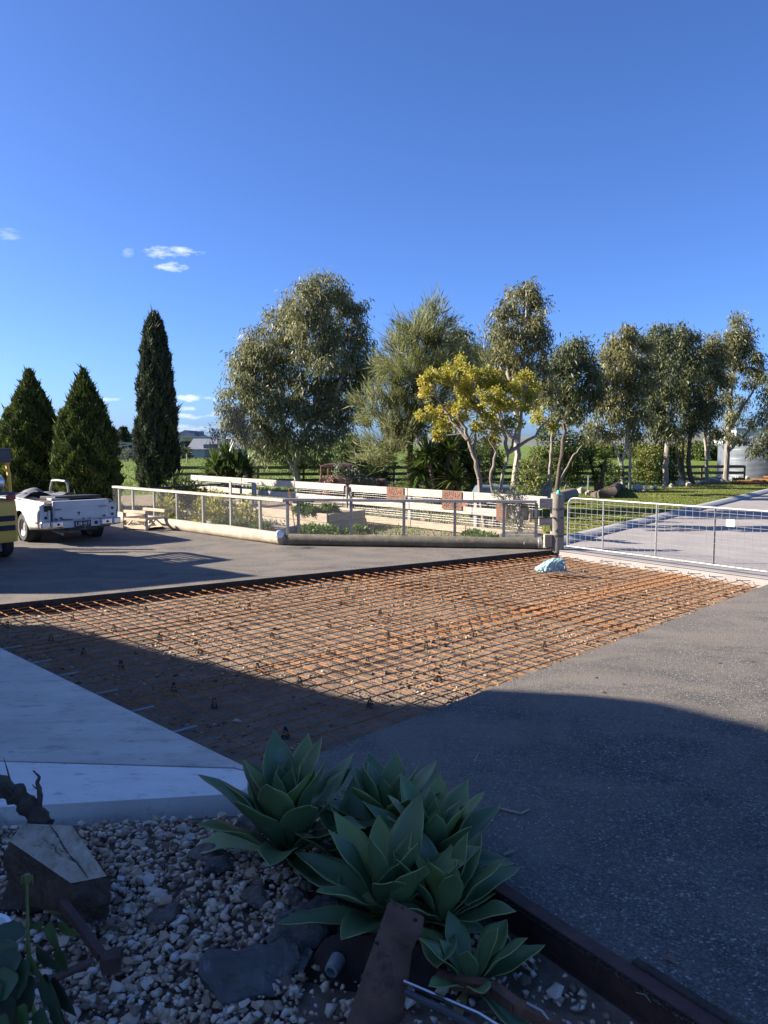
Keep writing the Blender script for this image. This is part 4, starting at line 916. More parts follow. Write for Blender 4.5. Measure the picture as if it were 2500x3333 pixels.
MB().box((0, .62, 1.0), (.7, .6, .3)).build('engine_hood', M['darkmetal'], fk, bevel=.04)
MB().box((0, .75, 1.25), (.5, .12, .5)).build('seat_back', M['black'], fk, bevel=.04)
for s in (-1, 1):
    MB().tube([(s * .47, -.30, 1.1), (s * .47, -.28, 1.6), (s * .45, -.20, 2.0)], .038, 6).build('guard_pillar', M['yellow'], fk)
    MB().tube([(s * .47, 1.62, .9), (s * .45, 1.2, 2.02)], .038, 6).build('guard_pillar', M['yellow'], fk)
    MB().box((s * .40, -.50, 1.19), (.16, .07, .09)).build('tail_lamp', M['redlens'], fk, bevel=.01)
    wheel(fk, s * .43, .0, .26, .20, s, M['greymetal']); wheel(fk, s * .46, 1.75, .32, .24, s, M['greymetal'])
gd_ = MB()
gd_.box((0, -.26, 1.99), (1.04, .10, .27)); gd_.box((-.50, .5, 2.05), (.06, 1.45, .10)); gd_.box((.50, .5, 2.05), (.06, 1.45, .10)); gd_.box((0, 1.22, 2.05), (1.04, .08, .10))
for x in (-.35, -.2, -.05, .1, .25, .38): gd_.box((x, .5, 2.08), (.035, 1.45, .05))
gd_.build('overhead_guard', M['darkmetal'], fk, bevel=.012)
MB().lathe([(0, -.42), (.08, -.42), (.15, -.37), (.165, -.30), (.165, .30), (.15, .37), (.08, .42), (0, .42)], (-.02, -.18, 1.47), 22, 'X').build('gas_bottle', M['lpg'], fk, smooth=True)
MB().box((0, -.18, 1.255), (1.1, .4, .05)).build('bottle_bracket', M['darkmetal'], fk, bevel=.01)
for s in (-1, 1): MB().box((s * .3, 2.05, 1.1), (.1, .12, 1.95)).build('mast_rail', M['darkmetal'], fk); MB().box((s * .25, 2.7, .1), (.11, 1.05, .05)).build('fork_tine', M['darkmetal'], fk)
MB().box((0, 2.15, .5), (.95, .05, .4)).build('carriage', M['darkmetal'], fk)

# ------------------------------------------------------------------ timber rack standing by the fence
r0 = G(407, 1722); r1 = G(477, 1727); r2 = G(539, 1720)
rk = thing('timber_rack', 'low pale timber rack with braced ends standing on the yard', 'rack', tuple(G(470, 1722)))
fr_ = r1 - r0; sd_ = r2 - r1; H1 = .49
for p, nm_ in ((r0, 0), (r1, 1), (r1 + sd_, 2), (r0 + sd_, 3)):
    MB().box((p.x, p.y, H1 / 2), (.075, .06, H1)).build('leg', M['sawn'], rk, world=True, bevel=.003)
def bm_(a, b, w_=.05, h_=.075, nm_='rail'): MB().beam(a, b, w_, h_).build(nm_, M['sawn'], rk, world=True, bevel=.003)
Z = lambda z_: Vector((0, 0, z_))
off_ = Vector((.012, -.05, 0))
bm_(r0 + off_ + Z(H1 - .02), r1 + off_ + Z(H1 - .02)); bm_(r0 + sd_ + off_ + Z(H1), r2 + off_ + Z(H1 - .02))
bm_(r1 + Z(.30), r2 + Z(.30)); bm_(r0 + Z(.29), r0 + sd_ + Z(.29)); bm_(r0 + off_ + Z(.27), r1 + off_ + Z(.27), .04, .06); bm_(r0 + off_ + Z(.07), r1 + off_ + Z(.07)); bm_(r0 + sd_ + Z(.06), r2 + Z(.06))
m_ = (r1 + r2) / 2; bm_(r1 + Z(.03), m_ + Z(.27), .03, .04, 'brace'); bm_(r2 + Z(.03), m_ + Z(.27), .03, .04, 'brace')
m_ = r0 + sd_ / 2; bm_(r0 + Z(.03), m_ + Z(.26), .03, .04, 'brace'); bm_(r0 + sd_ + Z(.03), m_ + Z(.26), .03, .04, 'brace')
MB().prism([(p.x, p.y) for p in (r0, r1, r2, r0 + sd_)], .052, .064).build('base_board', M['sawn'], rk, world=True)

# ------------------------------------------------------------------ rusty old truck behind the fence and other relics
tk = thing('old_truck', 'rusty vintage truck cab and bonnet half hidden behind the white fence', 'truck', tuple(Vector((W(1105, 1570, 27.5).x, 27.5, 0))), R(-8)); tk.scale = (.8, .8, .8)
def cabring(y0, y1, prof, m, name, par=tk, axis='x'):
    k = len(prof); vs = [(x, y, z_) for y in (y0, y1) for x, z_ in prof]
    return MB().add(vs, [(j, (j + 1) % k, k + (j + 1) % k, k + j) for j in range(k)] + [tuple(reversed(range(k))), tuple(range(k, 2 * k))]).build(name, m, par, bevel=.04)
cb = cabring(-.85, .85, [(-.75, .55), (.75, .55), (.80, 1.15), (.66, 1.30), (-.70, 1.30), (-.76, 1.15)], M['rustdark'], 'cab_body')
cabring(-.8, .8, [(-.72, 1.70), (.62, 1.72), (.60, 1.82), (.3, 1.90), (-.4, 1.90), (-.68, 1.82)], M['rustdark'], 'cab_roof')
for (x, y) in ((-.68, -.76), (-.68, .76), (.6, -.76), (.6, .76), (.05, -.78)): MB().tube([(x, y, 1.28), (x * .97, y * .98, 1.75)], .05, 6).build('pillar', M['rust'], tk)
cabring(-.5, .5, [(.8, .62), (2.1, .62), (2.15, 1.0), (2.05, 1.2), (.8, 1.32)], M['rustdark'], 'bonnet')
for s in (-1, 1):
    MB().lathe([(.48, -.16), (.52, -.1), (.52, .1), (.48, .16)], (1.7, s * .72, .45), 24, 'Y').build('mudguard', M['rustdark'], tk, smooth=True)
    w = wheel(tk, 1.7, s * .72, .40, .2, s, M['rustdark']); w.rotation_euler = (0, 0, R(90))
w = wheel(tk, -1.6, -.75, .4, .2, -1, M['rustdark']); w.rotation_euler = (0, 0, R(90)); w = wheel(tk, -1.6, .75, .4, .2, 1, M['rustdark']); w.rotation_euler = (0, 0, R(90))
MB().box((.3, 0, .5), (4.4, .7, .12)).build('chassis_frame', M['rustdark'], tk)
x_ = W(1620, 1570, 23)
oc = thing('car_body', 'low rusty red and blue car body behind the white fence among the trunks', 'car', (x_.x, 23, 0), R(4)); oc.scale = (.85, .85, .85)
MB().box((0, 0, .55), (2.6, 1.4, .55), taper=.93).build('body_shell', M['rust'], oc, bevel=.08)
MB().box((-.1, 0, .98), (1.5, 1.2, .34), taper=.8).build('cabin', mat('faded_blue_paint', (.07, .10, .14), (.12, .15, .19), 6, .5, .2, 30), oc, bevel=.06)
for s in (-.9, .9): w = wheel(oc, s, -.66, .28, .16, -1, M['rustdark']); w.rotation_euler = (0, 0, R(90))
# ------------------------------------------------------------------ trees
def curve(a, b, bend, n=6, g=random):
    a, b = Vector(a), Vector(b); d = b - a; off = Vector((g.uniform(-1, 1), g.uniform(-1, 1), g.uniform(-.3, .6))) * bend * d.length
    return [a + d * t + off * (4 * t * (1 - t)) * .5 for t in [i / n for i in range(n + 1)]]
def tree(name, label, depth, stems, lobes, lm, bark, seed, leaf=(.20, .035), per=26, dens=1.0, droop=.9, mode='gum', group=None, cl=.34, stem_r=.14, yspread=.85, twig=True):
    """stems: pixel polylines from base up (the first starts on the ground); lobes: crown masses (px, py, rx, ry) at the tree's distance"""
    g = np.random.default_rng(seed); rd = random.Random(seed); ppm = FPX / depth; cl = cl * .86; per = int(per * 1.2)
    base = W(stems[0][0][0], stems[0][0][1], depth); t = thing(name, label, 'tree', (base.x, depth, 0), group=group)
    tb = MB(); tips = []
    for si, s in enumerate(stems):
        oy = rd.uniform(-.3, .3) if si else 0
        pts = [W(x, y, depth + oy * i / max(1, len(s) - 1)) for i, (x, y) in enumerate(s)]
        if s[0][1] >= stems[0][0][1] - 12: pts[0].z = -.05
        fine = []
        for i in range(len(pts) - 1):
            for k in range(4): fine.append(pts[i].lerp(pts[i + 1], k / 4) + Vector((rd.gauss(0, .02), rd.gauss(0, .02), 0)))
        fine.append(pts[-1]); n = len(fine); r0 = stem_r * (1 if si == 0 else .72)
        tb.tube(fine, [r0 * (1.15 if i == 0 else 1) * (1 - .72 * i / n) for i in range(n)], 9, jit=.05)
        tips.append((fine, r0))
    P, D, Ls, Wd, Q = [], [], [], [], []
    allf = [(p, r0 * (1 - .72 * i / len(f))) for f, r0 in tips for i, p in enumerate(f) if i > len(f) * .35]
    for (lx, ly, rx, ry) in lobes:
        yo = g.uniform(-yspread, yspread) * max(rx, ry) / ppm * 1.1
        c = np.array(W(lx, ly, depth + yo)); rad = np.array([rx / ppm, (rx + ry) * .5 / ppm, ry / ppm])
        vol = rad[0] * rad[1] * rad[2] * 4.19
        ncl = max(6, int(dens * 5.6 * vol ** .72 / cl))
        pc = unit(g.normal(size=(ncl, 3))) * (g.random((ncl, 1)) ** .38); cc = c + pc * rad
        # limb from the nearest stem point below the mass
        if twig:
            cv = Vector(c); cand = [(p, r) for p, r in allf if p.z < cv.z + .2] or allf
            p0, rr = min(cand, key=lambda e: (e[0] - cv).length + .35 * abs(e[0].z - cv.z + .9))
            lim = curve(p0, cv, .22, 6, rd); r1 = min(rr * .6, .075); tb.tube(lim, [r1 * (1 - .75 * i / 6) for i in range(7)], 6, cap=False)
            for q in cc[: max(3, ncl // 4)]:
                st = lim[rd.randint(2, 6)]; tb.tube(curve(st, Vector(q), .2, 3, rd), [.016, .012, .008, .005], 4, cap=False)
        n = ncl * per; ci = np.repeat(np.arange(ncl), per)
        tone = np.clip(g.normal(.5, .28, ncl), 0, 1)
        if mode == 'gum':
            off = g.normal(size=(n, 3)) * cl * np.array([.55, .55, .5]); off[:, 2] -= g.random(n) * cl * .7
            d = g.normal(0, .55, (n, 3)) + off * .8; d[:, 2] -= droop
            ll = leaf[0] * g.uniform(.45, 1.5, n)
        elif mode == 'oak':
            out = unit(pc + np.array([0, 0, .55]) + g.normal(0, .25, (ncl, 3)))[ci]
            s_ = g.random(n)[:, None]; off = out * s_ * cl * 2.3 + g.normal(0, .10, (n, 3)) * (.4 + s_)
            d = out * .9 + g.normal(0, .30, (n, 3)); d[:, 2] += .12
            ll = leaf[0] * g.uniform(.6, 1.4, n)
        else:
            off = unit(g.normal(size=(n, 3))) * (g.random((n, 1)) ** .5) * cl; d = off / cl + g.normal(0, .7, (n, 3)); ll = leaf[0] * g.uniform(.6, 1.3, n)
        P.append(cc[ci] + off); D.append(d); Ls.append(ll); Wd.append(leaf[1] * g.uniform(.7, 1.35, n)); Q.append(np.clip(tone[ci] * .55 + g.random(n) * .5 - .03, 0, 1))
    v, f = leaf_quads(np.concatenate(P), np.concatenate(D), np.concatenate(Ls), np.concatenate(Wd), g)
    tb.build('trunk', bark, t, world=True, smooth=True)
    arr_mesh('crown', v, f, lm, np.repeat(np.concatenate(Q), 4), t, world=True)
    return t
tree('gum_tree', 'large spreading gum tree with a forked pale trunk left of centre', 44, [[(968, 1574), (962, 1520), (975, 1460), (1010, 1380), (1035, 1280), (1040, 1150), (1060, 1000)], [(955, 1530), (935, 1470), (925, 1400), (900, 1300), (880, 1180)], [(1012, 1380), (1090, 1290), (1130, 1180), (1140, 1080)], [(930, 1440), (860, 1390), (800, 1330)]],
     [(1050, 930, 75, 48), (1000, 985, 85, 65), (1110, 985, 70, 60), (1165, 1010, 30, 40), (930, 1045, 80, 60), (1020, 1070, 90, 65), (1120, 1070, 75, 60), (845, 1110, 75, 55), (940, 1140, 85, 65), (1050, 1160, 90, 65), (1150, 1150, 75, 65), (800, 1180, 70, 55), (870, 1220, 85, 65), (985, 1250, 85, 65), (1090, 1250, 85, 70), (1180, 1230, 60, 65), (1225, 1190, 28, 42),
      (775, 1270, 65, 55), (850, 1310, 80, 60), (950, 1330, 80, 60), (1050, 1340, 75, 60), (1135, 1330, 65, 60), (760, 1345, 55, 45), (830, 1400, 70, 50), (920, 1420, 75, 50), (1010, 1430, 75, 45), (1095, 1410, 60, 50), (870, 1470, 55, 32), (980, 1490, 60, 30), (1060, 1490, 45, 34)], L['gum'], M['gumbark'], 11, (.27, .062), 38, .82, 1.0, stem_r=.22, cl=.42)
tree('young_gum', 'slender young gum with pinkish leaves left of the big gum tree', 37, [[(808, 1590), (806, 1540), (800, 1480), (795, 1420), (785, 1370)], [(806, 1530), (780, 1460), (735, 1430)], [(806, 1540), (835, 1480), (842, 1450)]],
     [(720, 1425, 42, 30), (700, 1400, 25, 20), (770, 1380, 45, 38), (760, 1335, 35, 35), (800, 1420, 40, 28), (740, 1460, 35, 20)], L['pink'], M['greybark'], 12, (.22, .035), 24, .8, .8, stem_r=.05, cl=.3)
tree('sheoak', 'feathery olive sheoak between the big gum and the yellow tree', 25, [[(1330, 1666), (1335, 1480), (1345, 1380), (1360, 1260), (1385, 1140), (1400, 1060)], [(1336, 1470), (1290, 1380), (1270, 1280)], [(1345, 1390), (1400, 1310), (1420, 1240)]],
     [(1405, 1060, 34, 40), (1340, 1085, 32, 40), (1385, 1110, 45, 45), (1300, 1160, 38, 45), (1350, 1170, 50, 50), (1410, 1150, 45, 50), (1270, 1240, 42, 45), (1330, 1250, 55, 50), (1400, 1240, 50, 55), (1235, 1320, 42, 40), (1300, 1330, 55, 50), (1370, 1330, 55, 50), (1430, 1300, 40, 45), (1225, 1390, 40, 35), (1290, 1410, 55, 45), (1360, 1420, 55, 45), (1420, 1400, 45, 40), (1290, 1480, 50, 35), (1240, 1460, 35, 28), (1210, 1500, 28, 22)],
     L['oak'], M['darkbark'], 13, (.33, .023), 74, 1.25, mode='oak', stem_r=.1, cl=.29)
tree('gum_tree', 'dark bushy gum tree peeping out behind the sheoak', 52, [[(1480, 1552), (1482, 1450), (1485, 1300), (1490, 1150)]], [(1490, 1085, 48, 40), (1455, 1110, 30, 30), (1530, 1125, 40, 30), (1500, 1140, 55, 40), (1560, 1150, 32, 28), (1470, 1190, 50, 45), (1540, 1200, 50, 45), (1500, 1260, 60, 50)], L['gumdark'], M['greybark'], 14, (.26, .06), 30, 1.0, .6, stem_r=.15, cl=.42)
tree('gum_tree', 'tallest gum tree, narrow crowned, behind the yellow tree', 23, [[(1664, 1685), (1680, 1480), (1690, 1380), (1700, 1250), (1710, 1100), (1715, 960)], [(1690, 1370), (1660, 1250), (1640, 1120)], [(1684, 1440), (1640, 1400), (1600, 1300)]],
     [(1715, 935, 28, 32), (1690, 970, 50, 42), (1750, 970, 40, 45), (1635, 1000, 38, 35), (1695, 1030, 60, 48), (1755, 1040, 42, 50), (1620, 1060, 40, 42), (1680, 1100, 62, 50), (1745, 1110, 50, 50), (1625, 1140, 42, 42), (1690, 1170, 60, 50), (1755, 1180, 48, 50), (1640, 1220, 55, 45), (1720, 1240, 60, 50), (1770, 1250, 42, 40)],
     L['gumyel'], M['gumbark'], 15, (.15, .035), 44, 1.2, .9, stem_r=.11, cl=.22)
tree('sheoak', 'small feathery sheoak in front of the tallest gum', 24, [[(1600, 1675), (1602, 1460), (1600, 1340), (1595, 1200)]], [(1595, 1150, 34, 34), (1560, 1190, 38, 32), (1620, 1200, 45, 36), (1580, 1250, 50, 40), (1640, 1260, 40, 36), (1600, 1310, 50, 40)], L['oak'], M['darkbark'], 16, (.25, .018), 62, 1.2, mode='oak', stem_r=.05, cl=.21)
tree('gum_tree', 'round dark gum tree right of the tallest gum', 31, [[(1806, 1623), (1828, 1480), (1840, 1380), (1850, 1280), (1870, 1180)], [(1840, 1380), (1880, 1300), (1900, 1230)]],
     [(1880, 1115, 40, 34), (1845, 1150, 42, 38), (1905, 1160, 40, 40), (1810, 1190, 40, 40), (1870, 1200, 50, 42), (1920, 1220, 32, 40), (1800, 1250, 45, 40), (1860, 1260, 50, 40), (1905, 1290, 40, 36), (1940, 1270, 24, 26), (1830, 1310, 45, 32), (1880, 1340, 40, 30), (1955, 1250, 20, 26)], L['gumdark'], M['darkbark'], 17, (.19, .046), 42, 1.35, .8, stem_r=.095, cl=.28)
YL = [(1395, 1235, 38, 24), (1385, 1275, 26, 20), (1430, 1205, 30, 18), (1470, 1235, 34, 22), (1505, 1185, 26, 22), (1535, 1215, 34, 24), (1560, 1250, 36, 26), (1510, 1270, 34, 24), (1400, 1345, 36, 20), (1455, 1335, 34, 20), (1500, 1325, 30, 20), (1545, 1310, 36, 24), (1590, 1225, 34, 24), (1625, 1255, 36, 24), (1600, 1290, 38, 26), (1665, 1270, 36, 24), (1700, 1225, 28, 20), (1720, 1262, 30, 20),
      (1440, 1385, 34, 20), (1490, 1372, 30, 18), (1430, 1420, 26, 16), (1580, 1340, 38, 22), (1640, 1325, 38, 24), (1690, 1315, 36, 24), (1725, 1300, 24, 20), (1555, 1385, 30, 20), (1620, 1385, 32, 20), (1670, 1370, 30, 22), (1600, 1430, 22, 16)]
tree('yellow_tree', 'branching yellow-leaved tree with leaning grey trunks in the centre', 20.5, [[(1580, 1714), (1562, 1560), (1540, 1480), (1515, 1410), (1492, 1350), (1478, 1290)], [(1562, 1560), (1545, 1470), (1548, 1390), (1560, 1300)], [(1622, 1710), (1630, 1590), (1652, 1480), (1690, 1380), (1715, 1300)], [(1655, 1475), (1640, 1410), (1590, 1360), (1540, 1330)], [(1660, 1470), (1740, 1420), (1790, 1360)], [(1522, 1430), (1470, 1370), (1420, 1290)], [(1605, 1712), (1600, 1560), (1612, 1470), (1590, 1420)]],
     [(x, y, rx * 1.18, ry * 1.15) for x, y, rx, ry in YL], L['yellow'], M['greybark'], 18, (.075, .05), 46, 1.35, mode='round', stem_r=.075, cl=.15, yspread=1.8)
tree('yellow_tree', 'small thin yellow-leaved tree with a dark leaning trunk left of the gate', 33, [[(1795, 1612), (1790, 1540), (1795, 1460), (1800, 1390), (1790, 1320)], [(1800, 1600), (1840, 1530), (1870, 1480), (1895, 1450)], [(1797, 1400), (1840, 1340), (1870, 1300)]],
     [(1770, 1310, 30, 18), (1740, 1330, 24, 18), (1800, 1300, 22, 18), (1845, 1285, 28, 22), (1870, 1320, 28, 22), (1830, 1340, 30, 18), (1760, 1360, 30, 22), (1800, 1380, 28, 24), (1850, 1375, 24, 18)], L['yellow'], M['greybark'], 19, (.11, .07), 30, 1.5, mode='round', stem_r=.09, cl=.22, yspread=1.3)
RG = 'gum trees in the row along the lawn'
tree('gum_tree', 'twin-stemmed pale gum at the left end of the row by the lawn', 37.5, [[(2028, 1596), (2024, 1520), (2040, 1440), (2042, 1340), (2050, 1200), (2050, 1110)], [(2050, 1600), (2052, 1500), (2044, 1420), (2046, 1300), (2030, 1180)], [(2026, 1520), (2000, 1450), (1965, 1420)]],
     [(2050, 1075, 40, 28), (2020, 1110, 45, 35), (2085, 1110, 42, 38), (1990, 1150, 42, 40), (2045, 1160, 55, 42), (2090, 1180, 36, 40), (1980, 1210, 42, 40), (2040, 1220, 55, 42), (2095, 1240, 40, 40), (1990, 1275, 45, 40), (2050, 1290, 55, 42), (1955, 1320, 36, 30), (2010, 1340, 50, 36), (2075, 1350, 42, 36), (1930, 1385, 32, 24), (1985, 1400, 42, 28), (2050, 1405, 40, 24), (1905, 1415, 22, 16)], L['gumyel'], M['gumbark'], 20, (.23, .055), 38, 1.15, .9, group=RG, stem_r=.11, cl=.33)
tree('gum_tree', 'gum with a thick pale peeling trunk, second in the row by the lawn', 40, [[(2168, 1582), (2166, 1520), (2172, 1440), (2178, 1410), (2170, 1300), (2160, 1150)]],
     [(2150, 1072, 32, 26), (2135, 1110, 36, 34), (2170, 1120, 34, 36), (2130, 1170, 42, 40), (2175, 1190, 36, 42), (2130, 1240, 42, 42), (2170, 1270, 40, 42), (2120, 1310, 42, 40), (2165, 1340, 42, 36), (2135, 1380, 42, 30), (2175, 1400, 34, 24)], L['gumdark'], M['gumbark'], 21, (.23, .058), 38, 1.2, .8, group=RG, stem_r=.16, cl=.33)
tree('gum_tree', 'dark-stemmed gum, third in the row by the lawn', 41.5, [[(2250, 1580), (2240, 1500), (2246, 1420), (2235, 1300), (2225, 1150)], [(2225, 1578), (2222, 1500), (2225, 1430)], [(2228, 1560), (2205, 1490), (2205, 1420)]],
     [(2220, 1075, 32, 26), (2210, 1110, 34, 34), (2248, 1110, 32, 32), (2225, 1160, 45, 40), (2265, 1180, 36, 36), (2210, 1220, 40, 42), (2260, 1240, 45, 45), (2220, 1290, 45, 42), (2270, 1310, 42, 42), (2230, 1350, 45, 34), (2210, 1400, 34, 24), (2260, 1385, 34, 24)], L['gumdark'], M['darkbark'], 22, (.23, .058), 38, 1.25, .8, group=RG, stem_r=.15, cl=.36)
tree('gum_tree', 'slim white-stemmed gum, fourth in the row by the lawn', 42.5, [[(2302, 1574), (2300, 1500), (2296, 1430), (2305, 1300), (2312, 1150)], [(2300, 1520), (2312, 1450), (2310, 1380)]],
     [(2315, 1105, 26, 30), (2300, 1150, 36, 34), (2340, 1150, 34, 36), (2315, 1200, 40, 40), (2345, 1230, 32, 36), (2300, 1270, 36, 36), (2330, 1310, 36, 34), (2300, 1360, 34, 30), (2325, 1410, 30, 24)], L['gumyel'], M['gumbark'], 23, (.23, .055), 36, 1.35, .9, group=RG, stem_r=.11, cl=.33)
tree('gum_tree', 'open-crowned gum leaning over the water tank, right end of the row', 44.5, [[(2362, 1568), (2366, 1500), (2370, 1420), (2378, 1300), (2388, 1180), (2402, 1060)], [(2372, 1400), (2420, 1320), (2460, 1260)], [(2368, 1470), (2400, 1440), (2440, 1400)]],
     [(2405, 1040, 26, 30), (2385, 1080, 32, 30), (2430, 1085, 34, 30), (2380, 1125, 40, 32), (2430, 1130, 40, 34), (2460, 1165, 30, 32), (2365, 1170, 32, 30), (2420, 1185, 30, 24), (2465, 1210, 26, 24), (2370, 1230, 34, 28), (2440, 1235, 26, 20), (2360, 1290, 34, 26), (2425, 1300, 28, 18), (2380, 1350, 34, 24), (2440, 1370, 28, 16), (2370, 1410, 34, 18), (2415, 1420, 28, 14)], L['gum'], M['greybark'], 24, (.24, .058), 34, 1.15, .8, group=RG, stem_r=.17, cl=.36)
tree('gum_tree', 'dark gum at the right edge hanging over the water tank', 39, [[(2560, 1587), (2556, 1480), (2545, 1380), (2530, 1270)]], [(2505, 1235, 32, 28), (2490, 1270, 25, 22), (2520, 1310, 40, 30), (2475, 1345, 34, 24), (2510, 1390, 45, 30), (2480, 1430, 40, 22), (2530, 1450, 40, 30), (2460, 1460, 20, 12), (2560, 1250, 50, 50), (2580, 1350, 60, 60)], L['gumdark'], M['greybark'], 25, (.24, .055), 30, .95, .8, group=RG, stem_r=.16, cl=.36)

# ------------------------------------------------------------------ conifers
def cone_tree(name, label, depth, px, base_py, top_py, prof, lm, seed, n, ln, wd_, flute=0, ang=.45, group=None, jag=.085):
    g = np.random.default_rng(seed); b = W(px, base_py, depth); top = W(px, top_py, depth).z; H = top
    t = thing(name, label, 'tree', (b.x, depth, 0), group=group)
    ps = np.array(prof)          # (height fraction, radius)
    hh = g.random(n * 2); w = np.interp(hh, ps[:, 0], ps[:, 1]); keep = g.random(n * 2) * ps[:, 1].max() < w + .05; hh = hh[keep][:n]; n = len(hh)
    a = g.uniform(0, 6.2832, n); r = np.interp(hh, ps[:, 0], ps[:, 1])
    lump = 1 + jag * np.sin(a * 5 + hh * 23 + seed) + jag * .8 * np.sin(a * 9 - hh * 41) + jag * .6 * np.sin(a * 3 + hh * 60)
    if flute: lump = lump * (1 + flute * np.abs(np.sin(a * 8 + np.sin(hh * 9) * 1.2)) - flute * .5)
    rr = r * lump * (.90 + .14 * g.random(n))
    pos = np.column_stack([rr * np.cos(a), rr * np.sin(a), hh * H])
    d = np.column_stack([np.cos(a) * ang, np.sin(a) * ang, np.full(n, 1.0)]) + g.normal(0, .35, (n, 3))
    v, f = leaf_quads(pos, d, ln * g.uniform(.6, 1.4, n) * np.where(g.random(n) < .05, 2.2, 1), wd_ * g.uniform(.7, 1.3, n), g)
    tone = np.clip(.5 + .25 * np.sin(a * 7 + hh * 31) + g.normal(0, .22, n), 0, 1)
    arr_mesh('crown', v, f, lm, np.repeat(tone, 4), t)
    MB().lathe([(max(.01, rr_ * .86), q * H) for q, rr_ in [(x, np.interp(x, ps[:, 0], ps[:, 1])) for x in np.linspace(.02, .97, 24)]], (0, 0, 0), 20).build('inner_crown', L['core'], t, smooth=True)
    MB().tube([(0, 0, -.05), (0, 0, H * .5)], [.12, .05], 8).build('trunk', M['darkbark'], t); return t
cp = [(0, .95), (.1, 1.02), (.36, 1.0), (.47, .96), (.57, .87), (.68, .69), (.79, .45), (.9, .21), (.96, .09), (1, .01)]
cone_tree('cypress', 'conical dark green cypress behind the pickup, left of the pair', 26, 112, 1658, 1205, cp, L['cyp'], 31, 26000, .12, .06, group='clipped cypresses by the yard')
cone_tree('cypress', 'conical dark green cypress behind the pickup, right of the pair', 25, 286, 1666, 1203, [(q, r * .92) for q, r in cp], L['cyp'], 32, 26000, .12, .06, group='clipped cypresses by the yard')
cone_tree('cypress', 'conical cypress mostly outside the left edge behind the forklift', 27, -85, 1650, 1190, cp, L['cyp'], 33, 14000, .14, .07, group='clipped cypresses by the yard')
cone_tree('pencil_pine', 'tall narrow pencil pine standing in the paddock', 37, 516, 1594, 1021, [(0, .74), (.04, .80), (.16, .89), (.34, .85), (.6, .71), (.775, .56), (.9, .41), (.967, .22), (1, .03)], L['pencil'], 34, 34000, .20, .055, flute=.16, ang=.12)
for i, (px, top, wd_, lab) in enumerate(((405, 1390, .0, 'far dark conifer just left of the pencil pine, tall and pointed'), (375, 1404, 0, 'far dark conifer, second left of the pencil pine'), (352, 1382, 0, 'far dark conifer beside the right-hand cypress'), (452, 1382, 0, 'far dark conifer touching the pencil pine'), (192, 1392, 0, 'far dark conifer between the two cypresses'), (172, 1408, 0, 'far dark conifer at the left cypress edge'))):
    dpt = 118 + i * 3; b = W(px, 1490, dpt); H = W(px, top, dpt).z; g = np.random.default_rng(50 + i); t = thing('conifer', lab, 'tree', (b.x, dpt, 0), group='far conifers')
    n = 5200; hh = g.random(n) ** 1.25; lev = np.floor(hh * 13) / 13; r = (1.03 - hh) * H * .40 * (.55 + .9 * (1 - (hh * 13 - lev * 13))) * g.random(n) ** .5; a = g.uniform(0, 6.28, n)
    r = r * (1 + .35 * np.sin(a * 5 + lev * 40))
    d = np.column_stack([np.cos(a), np.sin(a), np.full(n, -.1)]) + g.normal(0, .4, (n, 3))
    v, f = leaf_quads(np.column_stack([r * np.cos(a), r * np.sin(a), hh * H]), d, .55 * g.uniform(.6, 1.3, n), .16, g); arr_mesh('crown', v, f, L['far'], np.repeat(g.random(n), 4), t)
    MB().tube([(0, 0, 0), (0, 0, H)], [.22, .02], 6).build('trunk', M['darkbark'], t)
# ------------------------------------------------------------------ shrubs
def shrub(name, label, depth, px, base_py, lobes, lm, seed, per=30, leaf=(.13, .06), cl=.26, group=None, dens=1.1):
    tree(name, label, depth, [[(px, base_py), (px + 3, base_py - 25), (px, base_py - 50)]], lobes, lm, M['greybark'], seed, leaf, per, dens, mode='round', stem_r=.05, cl=cl, group=group, yspread=.6)['category'] = 'shrub'
shrub('shrub', 'dark green rounded shrub behind the rusty truck', 38, 1150, 1588, [(1150, 1440, 42, 28), (1120, 1470, 40, 36), (1185, 1470, 36, 40), (1150, 1500, 55, 40), (1110, 1520, 35, 40), (1190, 1530, 38, 40), (1145, 1550, 50, 35)], L['shrub'], 61)
shrub('shrub', 'dark undergrowth shrub beneath the big gum, right side', 42, 1235, 1577, [(1215, 1530, 40, 34), (1255, 1520, 40, 40), (1235, 1560, 50, 24)], L['shrub'], 161)
shrub('shrub', 'dark undergrowth shrub behind the central yucca, left', 40, 1420, 1583, [(1390, 1500, 50, 40), (1440, 1480, 50, 44), (1420, 1545, 60, 34)], L['shrub'], 162)
shrub('shrub', 'dark undergrowth shrub behind the yellow tree trunks', 40, 1560, 1583, [(1520, 1490, 45, 40), (1570, 1470, 45, 44), (1560, 1540, 55, 36), (1610, 1500, 36, 40)], L['shrub'], 163)
shrub('shrub', 'tall dark shrub behind the gate post', 35, 1840, 1600, [(1790, 1420, 40, 36), (1850, 1430, 42, 36), (1810, 1480, 50, 45), (1860, 1490, 40, 50), (1800, 1540, 50, 40), (1860, 1550, 40, 36), (1885, 1500, 24, 50), (1760, 1500, 32, 45)], L['shrub'], 62)
shrub('shrub', 'yellow-green shrub among the trunks right of the yellow tree', 22, 1722, 1696, [(1715, 1530, 38, 36), (1750, 1545, 36, 32), (1700, 1570, 36, 28), (1740, 1590, 40, 28), (1735, 1490, 34, 30), (1715, 1630, 36, 30)], L['shrubyel'], 63, leaf=(.09, .04), cl=.18)
shrub('shrub', 'light green shrub between the first and second gum of the row', 39.5, 2105, 1584, [(2090, 1460, 26, 26), (2115, 1480, 34, 34), (2085, 1510, 34, 36), (2125, 1530, 34, 32), (2095, 1555, 40, 24), (2135, 1480, 24, 30)], L['shrubyel'], 64)
